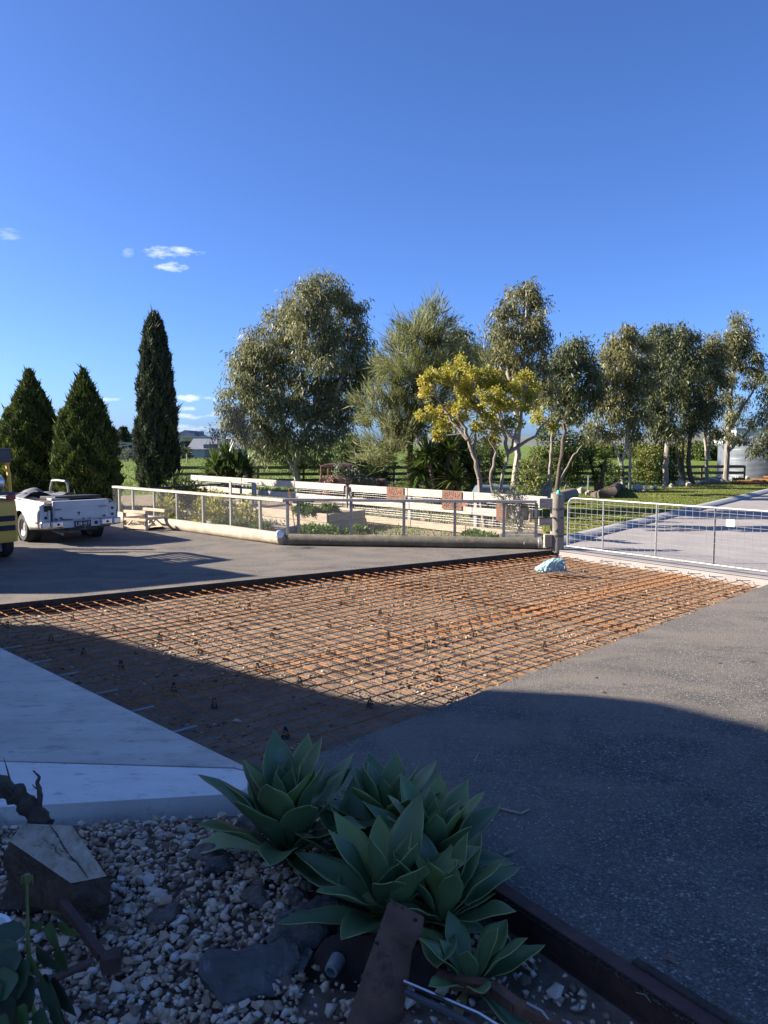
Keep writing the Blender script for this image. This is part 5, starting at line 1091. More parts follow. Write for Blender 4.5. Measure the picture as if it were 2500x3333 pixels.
shrub('shrub', 'dark shrub behind the peeling gum trunk', 42.5, 2190, 1575, [(2145, 1450, 30, 40), (2150, 1500, 36, 40), (2195, 1490, 34, 40), (2190, 1540, 38, 30), (2150, 1550, 34, 24), (2140, 1410, 26, 26)], L['shrub'], 65)
shrub('shrub', 'green bushy undergrowth right of the small yuccas', 36.5, 1995, 1597, [(1985, 1530, 30, 26), (2005, 1550, 28, 24), (1975, 1565, 34, 20)], L['shrub'], 66)
shrub('shrub', 'grey-green leafy bush in front of the rusty truck', 25.3, 1150, 1663, [(1145, 1545, 22, 20), (1110, 1530, 22, 16), (1200, 1570, 24, 18), (1160, 1565, 26, 22), (1135, 1580, 26, 20), (1170, 1595, 20, 20)], L['greybush'], 67, leaf=(.08, .05), cl=.16, dens=1.8)
shrub('shrub', 'reddish-leaved shrub at the rusty truck door', 25.3, 1085, 1663, [(1080, 1560, 18, 14), (1095, 1575, 18, 16), (1072, 1580, 16, 14), (1060, 1610, 8, 20)], L['red'], 68, leaf=(.08, .04), cl=.14, dens=1.8)
shrub('shrub', 'grey-green low bush between truck and big yucca', 28, 1275, 1640, [(1270, 1590, 22, 16), (1290, 1605, 20, 12), (1255, 1600, 18, 14)], L['greybush'], 69, leaf=(.10, .03), cl=.18)
shrub('rosemary_bush', 'upright grey-green bush growing through the fence by the gate post', 17.6, 1685, 1757, [(1660, 1605, 26, 26), (1700, 1610, 24, 26), (1640, 1640, 24, 26), (1685, 1650, 36, 26), (1715, 1650, 22, 30), (1670, 1690, 36, 24), (1700, 1700, 30, 26), (1685, 1730, 30, 18), (1615, 1600, 8, 22)], L['greybush'], 70, per=34, leaf=(.06, .014), cl=.10, dens=.5)
for i, (px, dpt, rx, ry, cy, lm) in enumerate(((1900, 110, 30, 22, 1463, 'shrub'), (1950, 115, 36, 20, 1462, 'shrubyel'), (2010, 120, 40, 20, 1468, 'shrub'), (2080, 115, 36, 22, 1465, 'shrubyel'), (2250, 110, 40, 28, 1470, 'shrubyel'), (2310, 105, 44, 34, 1475, 'shrub'), (2210, 120, 40, 26, 1468, 'shrub'), (600, 118, 24, 12, 1470, 'shrub'), (2390, 112, 44, 30, 1474, 'shrubyel'), (2470, 112, 40, 30, 1474, 'shrub'))):
    lab = ['leftmost', 'second', 'third', 'fourth', 'sixth', 'seventh', 'fifth', 'lone', 'eighth', 'last'][i]
    shrub('far_bush', ('%s far bush in the paddock hedge from the left' % lab) if i != 7 else 'small far bush in front of the grey farm shed', dpt, px, HOR + 2.2 * FPX / dpt, [(px - rx * .4, cy, rx * .7, ry), (px + rx * .4, cy + 3, rx * .7, ry * .9), (px, cy + ry * .4, rx, ry * .8)], L[lm], 80 + i, 26, (.35, .2), .7, 'hedge bushes across the paddock')
# ------------------------------------------------------------------ yuccas
def yucca(label, depth, px, base_py, heads, seed, ln=.75):
    g = np.random.default_rng(seed); b = W(px, base_py, depth); t = thing('yucca', label, 'plant', (b.x, depth, 0), group='yuccas behind the fence'); ppm = FPX / depth
    for (hx, hy, rad) in heads:
        yo = g.uniform(-.5, .5); c = np.array(W(hx, hy, depth + yo)); n = 95; L_ = rad / ppm
        el = g.uniform(-.55, 1.45, n); a = g.uniform(0, 6.28, n)
        d = np.column_stack([np.cos(a) * np.cos(el), np.sin(a) * np.cos(el), np.sin(el)]); sd = unit(np.cross(d, np.array([0, 0, 1.0])) + 1e-4); up = np.cross(sd, d)
        V = []; ll = L_ * g.uniform(.75, 1.1, n)[:, None]; w_ = .028 * L_ / .8 + .012
        for q, (s, wk, dr) in enumerate(((.02, .5, 0), (.45, 1.0, 0.0), (.8, .62, -.05), (1.0, .05, -.12))):
            p = c + d * ll * s; p[:, 2] += dr * ll[:, 0] * (1 - np.abs(d[:, 2]))
            V += [p + sd * w_ * wk + up * w_ * .35 * wk, p, p - sd * w_ * wk + up * w_ * .35 * wk]
        V = np.stack(V, 1); fs = []
        for q in range(3):
            for e in (0, 1): fs.append([q * 3 + e, q * 3 + e + 1, q * 3 + e + 4, q * 3 + e + 3])
        F = (np.arange(n)[:, None, None] * 12 + np.array(fs)[None]).reshape(-1, 4)
        tag(arr_mesh('leaf_head', V.reshape(-1, 3), F, L['yucca'], np.repeat(np.clip(g.normal(.5, .25, n), 0, 1), 12), t, world=True), kind='stuff')
        MB().tube([(b.x + (c[0] - b.x) * .4, depth, 0), ((b.x + c[0]) / 2, depth + yo * .5, c[2] * .5), tuple(c)], [.09, .08, .06], 7).build('stem', M['darkbark'], t, world=True)
yucca('dark green yucca clump behind the left end of the white fence', 31, 745, 1620, [(700, 1520, 66), (740, 1490, 70), (770, 1520, 68), (800, 1520, 60), (720, 1550, 60), (760, 1555, 62), (680, 1545, 48), (815, 1550, 46)], 91)
yucca('large bright yucca clump behind the white fence in the centre', 24.5, 1430, 1660, [(1370, 1535, 85), (1395, 1490, 80), (1440, 1510, 92), (1465, 1470, 88), (1510, 1475, 84), (1420, 1575, 85), (1480, 1560, 88), (1530, 1530, 80), (1350, 1580, 62), (1540, 1580, 66)], 92)
yucca('small pale yucca with three heads behind the gate post', 34.5, 1950, 1605, [(1922, 1505, 44), (1970, 1492, 36), (1965, 1535, 44), (1940, 1560, 36)], 93)

# ------------------------------------------------------------------ water tank and far buildings
tkc = W(2462, 1560, 49.5); wt = thing('water_tank', 'round corrugated steel water tank at the end of the lawn', 'water tank', (tkc.x, 49.5, 0)); TR = 2.35
pf = []; nz = 66
for i in range(nz * 2 + 1): pf.append((TR + .022 * math.cos(i * math.pi / 2 * 1.0), i / (nz * 2) * 2.15))
pf = [(TR + .02 * math.cos(z_ / .076 * 2 * math.pi), z_) for z_ in np.linspace(0, 2.15, 28 * 6)]
MB().lathe(pf, (0, 0, 0), 72).build('tank_wall', M['cor'], wt, smooth=True)
MB().lathe([(TR + .06, 2.16), (TR + .06, 2.2), (.25, 2.75), (0, 2.8)], (0, 0, 0), 48).build('tank_roof', M['cor'], wt, smooth=True)
MB().tube([(-.3, -TR - .03, .05), (-.3, -TR - .06, .5)], .05, 8).build('outlet_pipe', M['darkmetal'], wt); MB().box((.5, -TR - .06, .35), (.16, .1, .22)).build('tap_box', M['black'], wt)
MB().tube([(-.9, -TR * .93 - .05, 2.2), (-.85, -TR - .3, 2.35), (.6, -TR - .1, 2.75), (1.8, -.8, 3.1)], .14, 10).build('inlet_pipe', M['greymetal'], wt, smooth=True)
def gable(name, label, depth, x0, x1, base, eave, ridge, wm_, rm, dz=8, cat='building', ridge_x=True):
    a, b = W(x0, base, depth), W(x1, base, depth); he = W(x0, eave, depth).z; hr = W(x0, ridge, depth).z; t = thing(name, label, cat, ((a.x + b.x) / 2, depth, 0)); w = (b.x - a.x) / 2
    MB().box((0, dz / 2, he / 2), (2 * w, dz, he)).build('wall', wm_, t)
    if ridge_x: MB().add([(-w - .3, -.4, he - .05), (w + .3, -.4, he - .05), (w + .3, dz + .4, he - .05), (-w - .3, dz + .4, he - .05), (-w - .3, dz / 2, hr), (w + .3, dz / 2, hr)], [(0, 1, 5, 4), (2, 3, 4, 5), (0, 4, 3), (1, 2, 5), (0, 3, 2, 1)]).build('roof', rm, t)
    else: MB().add([(-w - .3, -.4, he - .05), (w + .3, -.4, he - .05), (w + .3, dz + .4, he - .05), (-w - .3, dz + .4, he - .05), (0, -.4, hr), (0, dz + .4, hr)], [(0, 1, 4), (2, 3, 5), (0, 4, 5, 3), (1, 2, 5, 4), (0, 3, 2, 1)]).build('roof', rm, t)
    return t, w, he
t, w, he = gable('farm_shed', 'grey gabled farm shed across the paddock', 128, 615, 775, 1487, 1461, 1427, M['wallgrey'], M['roofgrey'], 9)
MB().box((-w * .1, -.03, 1.1), (2.4, .08, 2.2)).build('door', M['roofgrey'], t)
t, w, he = gable('far_house', 'far house with a flat verandah roof behind the pencil pine', 150, 560, 650, 1484, 1424, 1400, M['wallbrick'], M['roofgrey'], 9, ridge_x=False)
MB().box((w * .75, -1, he + .1), (w * 1.7, 3.2, .22)).build('verandah_roof', M['farwhite'], t)
for x in (-.1, .35): wi = MB().box((w * x, -.05, he * .62), (1.5, .1, 1.5)).build('window', M['farwhite'], t); MB().box((w * x, -.12, he * .62), (1.2, .05, 1.2)).build('pane', M['glass'], wi)
MB().box((w * .85, 2, he + .9), (1.6, 1, .7)).build('roof_unit', M['roofgrey'], t)
for i, (x0, x1, top, lab) in enumerate(((1862, 1935, 1424, 'far white warehouse left in the gap between shrubs and gums'), (1938, 1985, 1421, 'far white warehouse with a blue-grey end in the gap'), (2395, 2500, 1398, 'far pale warehouse behind the water tank'))):
    dpt = 420 if i < 2 else 300; a, b = W(x0, 1450, dpt), W(x1, 1450, dpt); h = W(x0, top, dpt).z; t = thing('warehouse', lab, 'building', ((a.x + b.x) / 2, dpt, 0), group='far warehouses')
    MB().box((0, 10, h / 2), (b.x - a.x, 20, h)).build('wall', M['farwhite'], t); MB().box((0, 10, h + .25), (b.x - a.x + .8, 20.8, .48)).build('roof', M['roofgrey'], t)
# stockyard rails left of the pencil pine
sy = thing('stockyard', 'old white timber stockyard rails left of the pencil pine', 'fence', (W(430, 1495, 100).x, 100, 0))
for (xa, ya, xb, yb) in ((370, 1441, 480, 1444), (370, 1463, 480, 1464), (425, 1472, 478, 1474), (425, 1482, 478, 1483), (395, 1451, 470, 1440)):
    MB().beam(W(xa, ya, 100), W(xb, yb, 100), .08, .16).build('rail', M['whitewood'], sy, world=True)
for px in (372, 392, 415, 432, 455, 476):
    q = W(px, 1441, 100.1); MB().box((q.x, q.y, q.z / 2), (.16, .16, q.z)).build('post', M['greywood'], sy, world=True)
shrub('far_bush', 'dry grey scrubby bush in the stockyard', 99, 405, 1501, [(395, 1478, 22, 22), (415, 1480, 16, 20), (380, 1492, 14, 10)], L['greybush'], 95, 26, (.3, .05), .6)
wfn = thing('wire_fence', 'far wire fence with timber posts in front of the grey shed', 'fence', (W(650, 1485, 112).x, 112, 0))
for px in (578, 590, 637, 665, 700, 740, 790): q = W(px, 1462, 112); MB().box((q.x, q.y, q.z / 2), (.16, .16, q.z)).build('post', M['greywood'], wfn, world=True)
for py in (1472, 1480): MB().tube([W(570, py, 112), W(800, py, 112)], .025, 5).build('wire', M['gal'], wfn, world=True)
# far land
hv = []; hx = np.linspace(-900, 2400, 90)
hgt = 4 + np.interp(hx, [-900, 200, 500, 900, 2400], [1, 6, 20, 30, 40]) + 3 * np.sin(hx * .011) + 1.5 * np.sin(hx * .037)
for x, h in zip(hx, hgt): hv += [(x, 1000, -1), (x, 1150, h), (x, 1500, -1)]
tag(MB().add(hv, [(i * 3 + j, i * 3 + 3 + j, i * 3 + 4 + j, i * 3 + 1 + j) for i in range(89) for j in (0, 1)]).build('hill', M['hill'], smooth=True), kind='structure')

# ------------------------------------------------------------------ lawn edge: rocks, driftwood, stakes, rebar bundle
def rock(name, label, loc, r, ax, seed, m, cat='rock', group=None, sub=2, rz=None, sink=.25):
    v, f = hull(16, ax, seed); me = bpy.data.meshes.new(name); me.from_pydata((v * r).tolist(), [], f.tolist()); me.materials.append(m)
    bm = bmesh.new(); bm.from_mesh(me); bmesh.ops.subdivide_edges(bm, edges=bm.edges[:], cuts=3, use_grid_fill=True)
    for _ in range(2): bmesh.ops.smooth_vert(bm, verts=bm.verts, factor=.5, use_axis_x=True, use_axis_y=True, use_axis_z=True)
    g = random.Random(seed); bm.normal_update()
    for vv in bm.verts:
        c = vv.co / r; vv.co += vv.normal * r * (.09 * math.sin(c.x * 6 + seed) * math.sin(c.y * 7) + .03 * math.sin(c.z * 15 + c.x * 11) + g.gauss(0, .012))
    bm.to_mesh(me); bm.free()
    o = linkobj(name, me); o.location = (loc[0], loc[1], loc[2] + r * ax[2] * (1 - sink) * .8); o.rotation_euler = (0, 0, rz if rz is not None else g.uniform(0, 6)); return tag(o, label, cat, group)
k = 0
for (px, py, r) in ((1893, 1606, .28), (1915, 1612, .22), (2002, 1598, .3), (2075, 1600, .34), (2100, 1598, .2), (2128, 1592, .22), (2215, 1582, .36), (2242, 1584, .26), (2272, 1578, .24), (2290, 1574, .24), (2320, 1572, .34), (2336, 1572, .22), (2352, 1570, .24), (2376, 1566, .24), (2402, 1562, .22), (2428, 1560, .24), (2444, 1559, .24), (2460, 1556, .22), (2480, 1553, .26), (2496, 1550, .3), (2160, 1590, .18), (2185, 1586, .2)):
    p = G(px, py, .05); rock('border_rock', 'pale rough rock in the border along the lawn edge', p, r, (1, .8, .7), 200 + k, M['paler'], group='rocks edging the lawn'); k += 1
def driftlog(label, pts, rs, m=M['greybark']):
    o = MB().tube(pts, rs, 10, jit=.12).build('fallen_log', m, smooth=True); tag(o, label, 'log')
driftlog('long fallen grey log lying left of the small yucca', [G(1770, 1632, .2), G(1820, 1620, .3), G(1870, 1605, .42)], [.2, .24, .2]); driftlog('dark hollow log lying against the twin gum', [G(1930, 1612, .10), G(1960, 1608, .22), G(1990, 1600, .32), W(2014, 1582, 38)], [.12, .2, .22, .2], M['darkbark'])
driftlog('dark twisted stump behind the gate post', [W(1755, 1620, 25), W(1775, 1598, 25), W(1790, 1570, 25), W(1783, 1545, 25)], [.3, .22, .07, .05], M['greybark']); driftlog('thin dead branch leaning in the gum row', [G(2230, 1575, .1), W(2205, 1525, 40), W(2185, 1500, 40)], [.05, .04, .03])
for i, (px, pb, pt, lab) in enumerate(((1914, 1612, 1548, 'thin pale stake by the small yucca'), (2047, 1602, 1538, 'thin pale stake against the twin gum'), (1738, 1620, 1560, 'thin grey stake behind the rosemary bush'))):
    p = G(px, pb, .0); o = MB().tube([(0, 0, 0), (0, 0, zat(pt, p.y))], .03, 6).build('stake', M['gal']); o.location = p; tag(o, lab, 'stake')
rb = [(2378, 1571, 2560, 1571), (2400, 1567, 2560, 1568), (2412, 1572, 2560, 1574), (2444, 1562, 2560, 1564), (2486, 1553, 2580, 1555), (2450, 1566, 2560, 1568)]
for i, (xa, ya, xb, yb) in enumerate(rb):
    a, b = G(xa, ya, .11 if i < 3 else .2), G(xb, yb, .11 if i < 3 else .2); n = 60; pts = [a.lerp(b, q / n) for q in range(n + 1)]
    o = MB().tube(pts, [.075 * (1.08 if q % 2 else .94) for q in range(n + 1)], 8).build('steel_bundle', M['rebar']); tag(o, 'tied bundle of orange rusty steel bar lying on the lawn by the water tank', 'steel bar', 'orange steel bundles on the lawn')
# ------------------------------------------------------------------ grass
def grass(name, label, polyrange, n, ln, w_, zb, poly=None, seed=1, lm='grass', patch=.25):
    g = np.random.default_rng(seed); x0, x1, y0, y1 = polyrange
    y = 1 / (g.random(n) * (1 / y0 - 1 / y1) + 1 / y1); x = g.uniform(x0, x1, n); p = np.column_stack([x, y])
    keep = (np.abs(x) < y * .56 + 1)
    if poly: keep &= inside(p, poly)
    keep &= vnoise(p, .35, seed) + g.normal(0, .3, n) > -patch
    p = p[keep]; n = len(p); d = g.normal(0, .45, (n, 3)); d[:, 2] = 1
    v, f = leaf_quads(np.column_stack([p, np.full(n, zb)]), d, ln * g.uniform(.5, 1.5, n) * (1 + .6 * vnoise(p, .8, 5)), w_, g)
    tag(arr_mesh(name, v, f, L[lm], np.repeat(np.clip(.45 + .9 * vnoise(p, .25, 8) + g.normal(0, .2, n), 0, 1), 4)), label, 'grass', kind='stuff')
grass('paddock_grass', 'uneven green grass of the paddock', (-45, 30, 24, 120), 120000, .16, .05, -.03, [(-80, 26), (-10.5, 26), (-12, 33), (-4, 36.2), (5, 36.2), (7, 36.2), (14, 41.6), (22, 48), (60, 80), (60, 130), (-80, 130)], 5)
grass('lawn_blades', 'short mown blades of the lawn', (2, 32, 17, 56), 90000, .045, .03, .05, LAWN, 6, lm='lawnblade', patch=1)
grass('garden_weeds', 'short weeds and dry grass in the garden soil', (-9, 5, 16.4, 36), 26000, .08, .03, -.02, [(-7.6, 22.6), (-2.2, 16.95), (3.4, 16.5), (3.5, 17), (4.2, 30), (-4, 35), (-11, 32)], 7, patch=.02)
# ------------------------------------------------------------------ foreground bed: agaves
def agave_mat():
    m, nt, b = new_mat('agave_leaf')
    a = N(nt, 'ShaderNodeAttribute', attribute_name='rnd'); oi = N(nt, 'ShaderNodeObjectInfo')
    body = ramp(nt, oi.outputs['Random'], [(0, (.085, .155, .06)), (.5, (.13, .21, .082)), (.82, (.16, .24, .075)), (1, (.28, .33, .06))])
    body = mixc(nt, noise(nt, 9, 4, stretch=(1, 1, 1)), body, mixc(nt, .5, body, (.16, .225, .13)))
    for (c, sc, th, w) in (((.16, .13, .07), 16, .70, .04), ((.20, .25, .17), 6, .60, .15), ((.08, .06, .035), 34, .73, .03)):
        mp = N(nt, 'ShaderNodeMapRange'); mp.inputs[1].default_value = th; mp.inputs[2].default_value = th + w; nt.links.new(noise(nt, sc, 5), mp.inputs[0]); body = mixc(nt, mp.outputs[0], body, c)
    mr = N(nt, 'ShaderNodeMapRange'); mr.inputs[1].default_value = .93; mr.inputs[2].default_value = 1.0; nt.links.new(a.outputs['Fac'], mr.inputs[0])
    col = mixc(nt, mr.outputs[0], body, (.30, .34, .12))
    nt.links.new(col, b.inputs['Base Color']); b.inputs['Roughness'].default_value = .42; b.inputs['Specular IOR Level'].default_value = .45
    t = N(nt, 'ShaderNodeBsdfTranslucent'); nt.links.new(col, t.inputs[0]); ms = N(nt, 'ShaderNodeMixShader'); ms.inputs[0].default_value = .12
    nt.links.new(b.outputs[0], ms.inputs[1]); nt.links.new(t.outputs[0], ms.inputs[2]); nt.links.new(ms.outputs[0], nt.nodes['Material Output'].inputs[0])
    bump(nt, b, noise(nt, 30, 4, stretch=(1, 1, 1)), .12, .004); return m
M['agave'] = agave_mat(); M['agave_dry'] = mat('dry_agave_leaf', (.20, .15, .06), (.34, .27, .12), 9, .7, .3, 40)
def agave_leaf(par, az, el, ln, wd_, curl, g, m=None, lift=0.0):
    ns, nw = 13, 7; P = []; Q = []
    pos = Vector((.03 * math.cos(az), .03 * math.sin(az), lift)); e = el; side = Vector((-math.sin(az), math.cos(az), 0)); tw = g.uniform(-.25, .25); wav = g.uniform(0, 6)
    for i in range(ns):
        s = i / (ns - 1)
        w_ = wd_ * float(np.interp(s, [0, .15, .35, .55, .70, .82, .92, .97, 1], [.48, .52, .80, 1.0, .93, .66, .30, .12, .0])) / 2
        d = Vector((math.cos(az) * math.cos(e), math.sin(az) * math.cos(e), math.sin(e))); up = side.cross(d) * -1
        if up.z < 0 and e < 1.4: up = -up
        for j in range(nw):
            t = (j / (nw - 1)) * 2 - 1
            ch = (.5 * (1 - .5 * s)) * abs(t) ** 1.4
            p = pos + (side * math.cos(tw * s) + up * math.sin(tw * s)) * (t * w_) + up * (ch * w_ + .13 * w_ * math.sin(11 * s + wav + t) * abs(t))
            P.append(p); Q.append(abs(t))
        e -= curl * (1.0 if s < .75 else -.5) / ns; pos = pos + d * (ln / (ns - 1))
    f = np.array([(i * nw + j, (i + 1) * nw + j, (i + 1) * nw + j + 1, i * nw + j + 1) for i in range(ns - 1) for j in range(nw - 1)])
    o = arr_mesh('leaf', np.array([p[:] for p in P]), f, m or M['agave'], Q, par, smooth=True)
    sm = o.modifiers.new('thick', 'SOLIDIFY'); sm.thickness = .004; sm.offset = 0
    return o
def agave(label, loc, rad, n, seed, stem=.16, tall=1.0):
    g = random.Random(seed); t = thing('agave', label, 'plant', tuple(loc), group='agaves in the garden bed')
    MB().tube([(0, 0, -.03), (0, 0, stem)], [.055, .05], 10).build('stem', M['bark'], t)
    ga_ = 2.39996
    for i in range(n):
        f = i / (n - 1); el = R(10 + 76 * f ** .62 * tall) + g.uniform(-.16, .16)
        ln = rad * (1.0 if f < .7 else 1.0 - .35 * (f - .7) / .3) * g.uniform(.88, 1.08)
        agave_leaf(t, i * ga_ + g.uniform(-.2, .2) + seed, el, ln, rad * .335 * g.uniform(.85, 1.12) * (1 if f < .8 else .75), g.uniform(-.1, .85) * (1 - .7 * f), g, lift=stem * (.55 + .5 * f))
    for i in range(3): agave_leaf(t, g.uniform(0, 6.28), -.15, rad * .55, rad * .16, g.uniform(.5, 1.1), g, M['agave_dry'], lift=stem * .4)
    return t
BZ = -.10
agave('large upright agave rosette nearest the concrete path', (-.52, 3.98, BZ), .60, 30, 101, .14)
agave('agave rosette at the back nearest the asphalt', (.02, 4.12, BZ), .47, 20, 102, .14)
agave('agave rosette at the right of the clump, against the steel edging', (.25, 3.78, BZ), .46, 24, 103, .16)
agave('low agave rosette in front, beside the rusty plate', (.02, 3.44, BZ), .50, 20, 104, .12, .92)
agave('agave rosette in front at the right, behind the rusty plate', (.27, 3.40, BZ), .42, 20, 105, .12, .95)
agave('small low agave offset near the steel edging', (.37, 3.08, BZ), .32, 13, 106, .02, .75)
agave('small dark agave offset between the two large rosettes', (-.16, 3.95, BZ), .42, 16, 107, .06, .8)

# ------------------------------------------------------------------ crushed stone mulch
shapes = [hull(10, (1, random.uniform(.65, .9), random.uniform(.5, .75)), 300 + i) for i in range(12)]
def bedh(p):  # surface of the bed
    return -.105 + vnoise(p, 1.3, 21) * .05 + vnoise(p, 3.7, 22) * .025 + .03 * np.exp(-((p[:, 0] + .6) ** 2 + (p[:, 1] - 3.6) ** 2) * 1.5)
n = 24000; gp = np.column_stack([rng.uniform(-3.0, 1.9, n), 1.9 + rng.random(n) * 2.85]); inner = [(-5, 4.52), (-5, 1.5), (1.9, 1.5), (1.12, 2.66), (.42, 3.62), (.06, 4.22), (-.55, 4.66), (-.92, 4.56), (-2.6, 4.36)]
gp = gp[inside(gp, inner)]
keep = rng.random(len(gp)) < np.where(gp[:, 0] > -.35, .33, 1.0); gp = gp[keep]
sz = np.clip(rng.gamma(4.2, .0055, len(gp)), .008, .056)
zz = bedh(gp) + rng.uniform(-.02, .016, len(gp))
inview = (np.abs(gp[:, 0] / gp[:, 1]) < .52) & (gp[:, 1] > 2.65)
score = np.where(inview, sz / np.hypot(gp[:, 1], 2.2) + .004 * (zz - bedh(gp)) / .012, -1); order = np.argsort(-score); single = order[:280]; rest = order[280:]
v, f, qd = scatter(shapes, np.column_stack([gp[rest], zz[rest]]), sz[rest])
tag(arr_mesh('gravel', v, f, M['gravel'], qd), 'crushed pale stone mulch covering the garden bed', 'gravel', kind='stuff')
smesh = []
for i, (sv, sf) in enumerate(shapes):
    me = bpy.data.meshes.new('gravel_stone'); me.from_pydata(sv.tolist(), [], sf.tolist()); me.materials.append(M['gravel_o']); smesh.append(me)
for k, i in enumerate(single):
    o = linkobj('gravel_stone', smesh[k % len(smesh)]); s = float(sz[i]); o.scale = (s, s, s * .85); o.location = (gp[i, 0], gp[i, 1], zz[i]); o.rotation_euler = (rng.uniform(-.5, .5), rng.uniform(-.5, .5), rng.uniform(0, 6.28))
    tag(o, 'loose pale angular stone in the garden bed mulch', 'stone', 'single stones of the mulch')
# bigger rocks
ROCKS = [((-.55, 3.12), .29, (1.35, .58, .36), 'brown', 'broad flat dark basalt rock lying in the middle of the gravel', 401, .2, 'rock'), ((-.30, 3.50), .20, (1.1, .8, .5), 'rock', 'rounded dark basalt rock under the front agave', 403, .1, 'rock'),
         ((-.40, 3.36), .19, (1.0, .8, .55), 'rock', 'big rounded dark basalt rock between the gravel and the front agave', 413, .7, 'rock'), ((-.98, 4.08), .17, (1.3, .6, .4), 'rock', 'flat dark slab of rock left of the big agave', 404, -.6, 'brownrock'), ((-.78, 4.36), .15, (1.1, .7, .55), 'rock', 'brown rock by the concrete path edge', 405, .3, 'brownrock'), ((-.88, 3.90), .10, (1, .8, .8), 'rock', 'small dark rock beside the big agave', 406, .4, 'rock'),
         ((-.65, 3.64), .09, (1.1, .9, .7), 'rock', 'dark crumbly rock in the gravel below the big agave', 407, .4, 'brownrock'), ((-1.05, 3.52), .10, (1, .8, .6), 'rock', 'dark rock against the sawn log', 408, .4, 'brownrock'), ((-.62, 2.78), .085, (1.2, .8, .8), 'rock', 'dark angular rock near the bottom edge', 409, .4, 'brownrock'),
         ((-.26, 2.76), .10, (1, .8, .8), 'rock', 'dark rough rock at the foot of the rusty plates', 410, .4, 'rock'), ((-.92, 2.66), .12, (1.2, .8, .6), 'rock', 'large grey stone at the bottom edge', 411, .4, 'rock'), ((-.42, 3.66), .085, (1.1, .8, .7), 'rock', 'brown stone under the lower leaves of the big agave', 412, .4, 'brownrock')]
for (x, y), r, ax, nm_, lab, sd, rz, mk in ROCKS:
    z_ = float(bedh(np.array([[x, y]]))[0]) - .02; rock('rock', lab, (x, y, z_), r, ax, sd, M[mk], rz=rz, sink=.45)

# ------------------------------------------------------------------ sawn log, branch, old iron
lgx = thing('sawn_log', 'thick sawn log with a pale split face leaning in the gravel', 'log', (-1.50, 3.45, -.10))
def quadbox(q, th, b=None):
    """slab from four world corners and a thickness vector"""
    b = b or MB(); q = [Vector(p) for p in q]; t = Vector(th); vs = q + [p + t for p in q]
    return b.add(vs, [(0, 1, 2, 3), (7, 6, 5, 4), (0, 4, 5, 1), (1, 5, 6, 2), (2, 6, 7, 3), (3, 7, 4, 0)])
fa = [W(30, 2738, 3.62), W(232, 2875, 3.36), W(348, 2852, 3.42), W(236, 2688, 3.82), W(75, 2680, 3.86)]
vs_ = [Vector(p) for p in fa]; lo = [Vector((p.x - .02, p.y + .12, p.z - .30)) for p in fa]
out_ = []
for i in range(5):
    for q in range(8): out_.append(vs_[i].lerp(vs_[(i + 1) % 5], q / 8))
lg_c = sum(out_, Vector()) / len(out_); rgl = random.Random(9); vv_ = []; nl_ = 9
for l_ in range(nl_):
    f_ = l_ / (nl_ - 1)
    for i, p in enumerate(out_):
        d = p - lg_c; k = 1 + .16 * math.sin(f_ * 2.6) - .10 * f_ + (rgl.gauss(0, .022) if l_ else .0) + .04 * math.sin(i * .9 + 5 * f_)
        vv_.append(lg_c + Vector((d.x * k, d.y * k, d.z * (1 - .35 * f_))) + Vector((-.03, .05, -.26)) * f_)
k_ = len(out_)
MB().add(vv_, [(l_ * k_ + i, l_ * k_ + (i + 1) % k_, (l_ + 1) * k_ + (i + 1) % k_, (l_ + 1) * k_ + i) for l_ in range(nl_ - 1) for i in range(k_)] + [tuple(reversed(range((nl_ - 1) * k_, nl_ * k_)))]).build('log_body', M['bark'], lgx, world=True)
fn_ = (vs_[1] - vs_[0]).cross(vs_[3] - vs_[0]).normalized(); fn_ = fn_ if fn_.z > 0 else -fn_; lf = MB(); rr_ = []; nr_ = 7
for q in range(nr_):
    for i, p in enumerate(out_):
        k = 1.0 - q / (nr_ - 1) * .98; rr_.append(lg_c + (p - lg_c) * k + fn_ * (0 if q == 0 else .006 * math.sin(i * .7 + q * 2) + rgl.gauss(0, .003)))
lf.add(rr_, [(q * k_ + i, q * k_ + (i + 1) % k_, (q + 1) * k_ + (i + 1) % k_, (q + 1) * k_ + i) for q in range(nr_ - 1) for i in range(k_)]).build('sawn_face', M['cutwood'], lgx, world=True, smooth=True)
ck1, ck2 = vs_[4].lerp(vs_[3], .5), vs_[1].lerp(vs_[2], .45)
MB().tube([ck1.lerp(ck2, t) + fn_ * .006 + Vector((.008 * math.sin(t * 9), 0, 0)) for t in (.04, .2, .4, .6, .8, .98)], [.002, .004, .005, .005, .004, .002], 5).build('split', M['bark'], lgx, world=True)
def fine_(pts, n=6):
    out = []
    for i in range(len(pts) - 1):
        p0, p1, p2, p3 = pts[max(i - 1, 0)], pts[i], pts[i + 1], pts[min(i + 2, len(pts) - 1)]
        for q in range(n):
            t = q / n; out.append(.5 * (2 * p1 + (p2 - p0) * t + (2 * p0 - 5 * p1 + 4 * p2 - p3) * t * t + (3 * p1 - p0 - 3 * p2 + p3) * t ** 3))
    return out + [pts[-1]]
bp_ = fine_([W(-120, 2500, 3.9), W(0, 2560, 3.95), W(60, 2590, 3.98), W(105, 2640, 3.95), W(150, 2690, 3.9)])
br = MB().tube(bp_, [.050 + .010 * math.sin(i * 1.3) for i in range(len(bp_))], 12, jit=.13)
